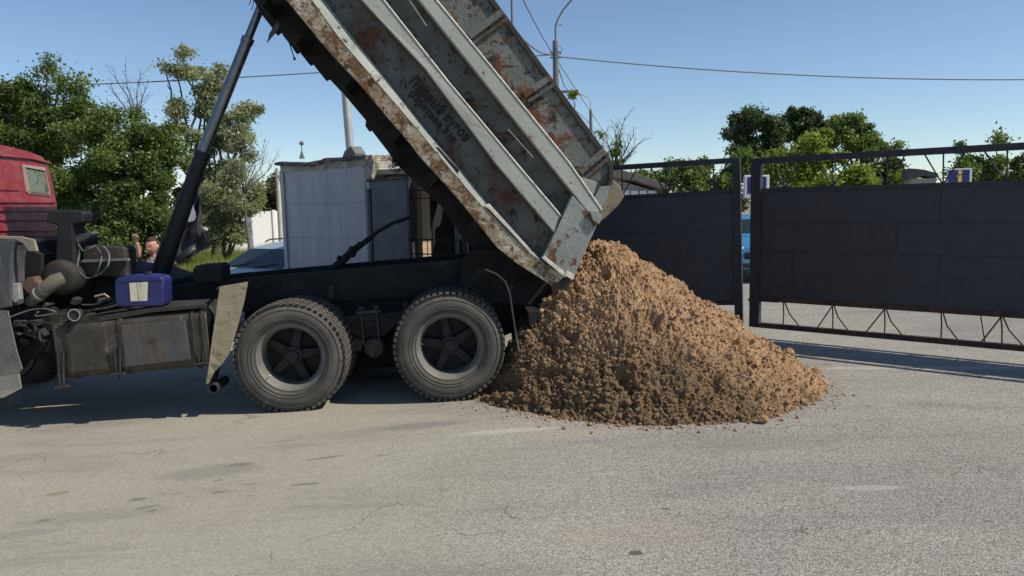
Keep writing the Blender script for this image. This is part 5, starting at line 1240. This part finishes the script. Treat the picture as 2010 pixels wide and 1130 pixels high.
twigs('dead_tree', 'bare dead tree top above the left greenery', 262, 235, 22.5, [(222, 130), (245, 125), (275, 135), (292, 155), (210, 165), (232, 215)], .030, 8, .8)
twigs('dead_tree', 'bare branched sapling left of the gatehouse', 480, 380, 20, [(440, 300), (470, 240), (500, 250), (520, 280), (545, 300), (455, 260), (500, 320)], .022, 12, .8)
# right background
gB = 'trees beyond the gates'
tree('dark_tree', 'dark crowned tree at the left end of the tree row beyond the gates', 1490, 38, [(1447, 240, 18, 14), (1440, 268, 16, 12), (1478, 232, 24, 14), (1470, 258, 26, 18), (1508, 242, 18, 16), (1450, 290, 22, 10), (1500, 275, 26, 20), (1475, 300, 34, 20), (1524, 262, 16, 18), (1520, 300, 36, 24)], 30000, .17, m_leafC, 6, .2, gB, clump=.36)
tree('dark_tree', 'tallest rounded tree in the middle of the row beyond the gates', 1580, 40, [(1568, 218, 20, 12), (1592, 226, 18, 14), (1552, 240, 18, 14), (1580, 246, 26, 16), (1612, 246, 18, 16), (1546, 268, 20, 18), (1575, 275, 26, 18), (1606, 278, 24, 20), (1590, 305, 46, 18)], 30000, .17, m_leafC, 7, .2, gB, clump=.36)
tree('leafy_tree', 'open crowned grey green tree at the right of the row beyond the gates', 1680, 37, [(1648, 240, 16, 12), (1672, 236, 20, 12), (1690, 250, 18, 14), (1655, 262, 22, 16), (1702, 268, 20, 12), (1720, 282, 18, 12, .8), (1672, 285, 26, 14), (1740, 296, 16, 8, .7), (1762, 288, 8, 6, .5), (1636, 285, 22, 20), (1700, 302, 30, 10)], 26000, .17, m_leafA, 8, .18, gB, clump=.34)
tree('yellow_green_tree', 'bright yellow green tree behind the lattice of the right gate leaf', 1600, 29, [(1600, 300, 60, 38), (1560, 325, 55, 38), (1640, 335, 55, 36), (1590, 350, 90, 40), (1670, 355, 34, 22), (1510, 330, 34, 30)], 40000, .17, m_leafD, 9, .15, gB, clump=.4)
tree('dark_bush', 'dark bush between the yellow green tree and the hut', 1740, 31, [(1735, 330, 40, 30), (1715, 345, 30, 24), (1760, 345, 24, 20)], 12000, .17, m_leafC, 10, .12, gB, cat='bush', clump=.35)
tree('leafy_tree', 'green shrubby tree behind the lattice of the far gate leaf', 1400, 25, [(1330, 350, 55, 26), (1380, 340, 45, 30), (1430, 345, 40, 34), (1280, 358, 40, 22), (1460, 330, 26, 32), (1400, 375, 100, 20), (1340, 332, 30, 14, .7)], 36000, .14, m_leafA, 11, .1, gB, clump=.33)
tree('yellow_green_bush', 'low yellow green bush left of the hut', 1790, 30, [(1770, 352, 30, 14), (1700, 358, 30, 10)], 6000, .14, m_leafD, 12, .06, gB, cat='bush', clump=.3)
tree('dark_bush', 'mixed green bush behind the blue information sign', 1930, 27, [(1930, 330, 45, 26), (1985, 335, 50, 34), (1890, 335, 40, 22), (1962, 280, 8, 16, .8), (1890, 300, 10, 26, .5), (2040, 330, 60, 40), (1950, 350, 100, 24)], 26000, .14, m_leafA, 13, .1, gB, cat='bush', clump=.32)
tw_ = twigs('dead_tree', 'bare twiggy tree beside the tail of the tipped body', 1205, 330, 21, [(1165, 255), (1190, 260), (1212, 240), (1228, 225), (1248, 260), (1255, 280), (1240, 305)], .035, 11, .75)
leaves_mesh('leaf_tuft', [(1213, 280, 6, 10), (1205, 300, 10, 14), (1215, 320, 14, 10), (1200, 325, 10, 12), (1180, 262, 6, 8, .8)], 900, .10, m_leafA, tw_, 21, 20, clump=.15)
sp_ = twigs('leafy_sapling', 'small green leafy shoot showing above the body edge', 1128, 215, 20, [(1124, 180), (1130, 185), (1180, 262)], .012, 1, .2)
leaves_mesh('leaf_tuft', [(1123, 186, 8, 7), (1130, 182, 5, 4)], 260, .10, m_leafD, sp_, 20, 21, clump=.1)

# verge grass on the left
def verge():
    n = 90000; r_ = np.random.default_rng(5)
    y = r_.uniform(17.5, 27, n); px = r_.uniform(250, 560, n); x = (px-CX)/FPX*y
    nz = np.array([noise.noise(Vector((a*.5, b_*.5, 0))) for a, b_ in zip(x, y)])
    h = (.55+.45*np.clip(nz+.3, 0, 1))*r_.uniform(.5, 1.15, n); g = .025*np.maximum(x, -14)
    an = r_.uniform(0, 6.28, n); w = .014; lx, ly = r_.normal(0, .12, n), r_.normal(0, .12, n)
    a = np.stack([x-w*np.cos(an), y-w*np.sin(an), g], -1); b_ = np.stack([x+w*np.cos(an), y+w*np.sin(an), g], -1); c_ = np.stack([x+lx, y+ly, g+h], -1)
    V = np.stack([a, b_, c_], 1).reshape(-1, 3); o = fastmesh('grass', V, np.arange(3*n).reshape(-1, 3), m_grass, rnd=np.repeat(np.clip(.5+.6*nz+r_.uniform(-.3, .3, n), 0, 1), 3)); tag(o, kind='stuff'); tag(o, 'rough green and straw coloured grass growing on the left verge', 'grass')
verge()
# far wood that closes the horizon
def wood():
    bl_ = []
    for k in range(34):
        bl_.append((-900+k*115, 395-.022*(k*115-1900), 90, 26+10*math.sin(k*1.7)))
    o = leaves_mesh('distant_wood', bl_, 60000, .55, m_leafC, None, 85, 31, clump=1.6); tag(o, kind='stuff'); tag(o, 'dark distant wood closing the horizon behind everything', 'woodland')
wood()
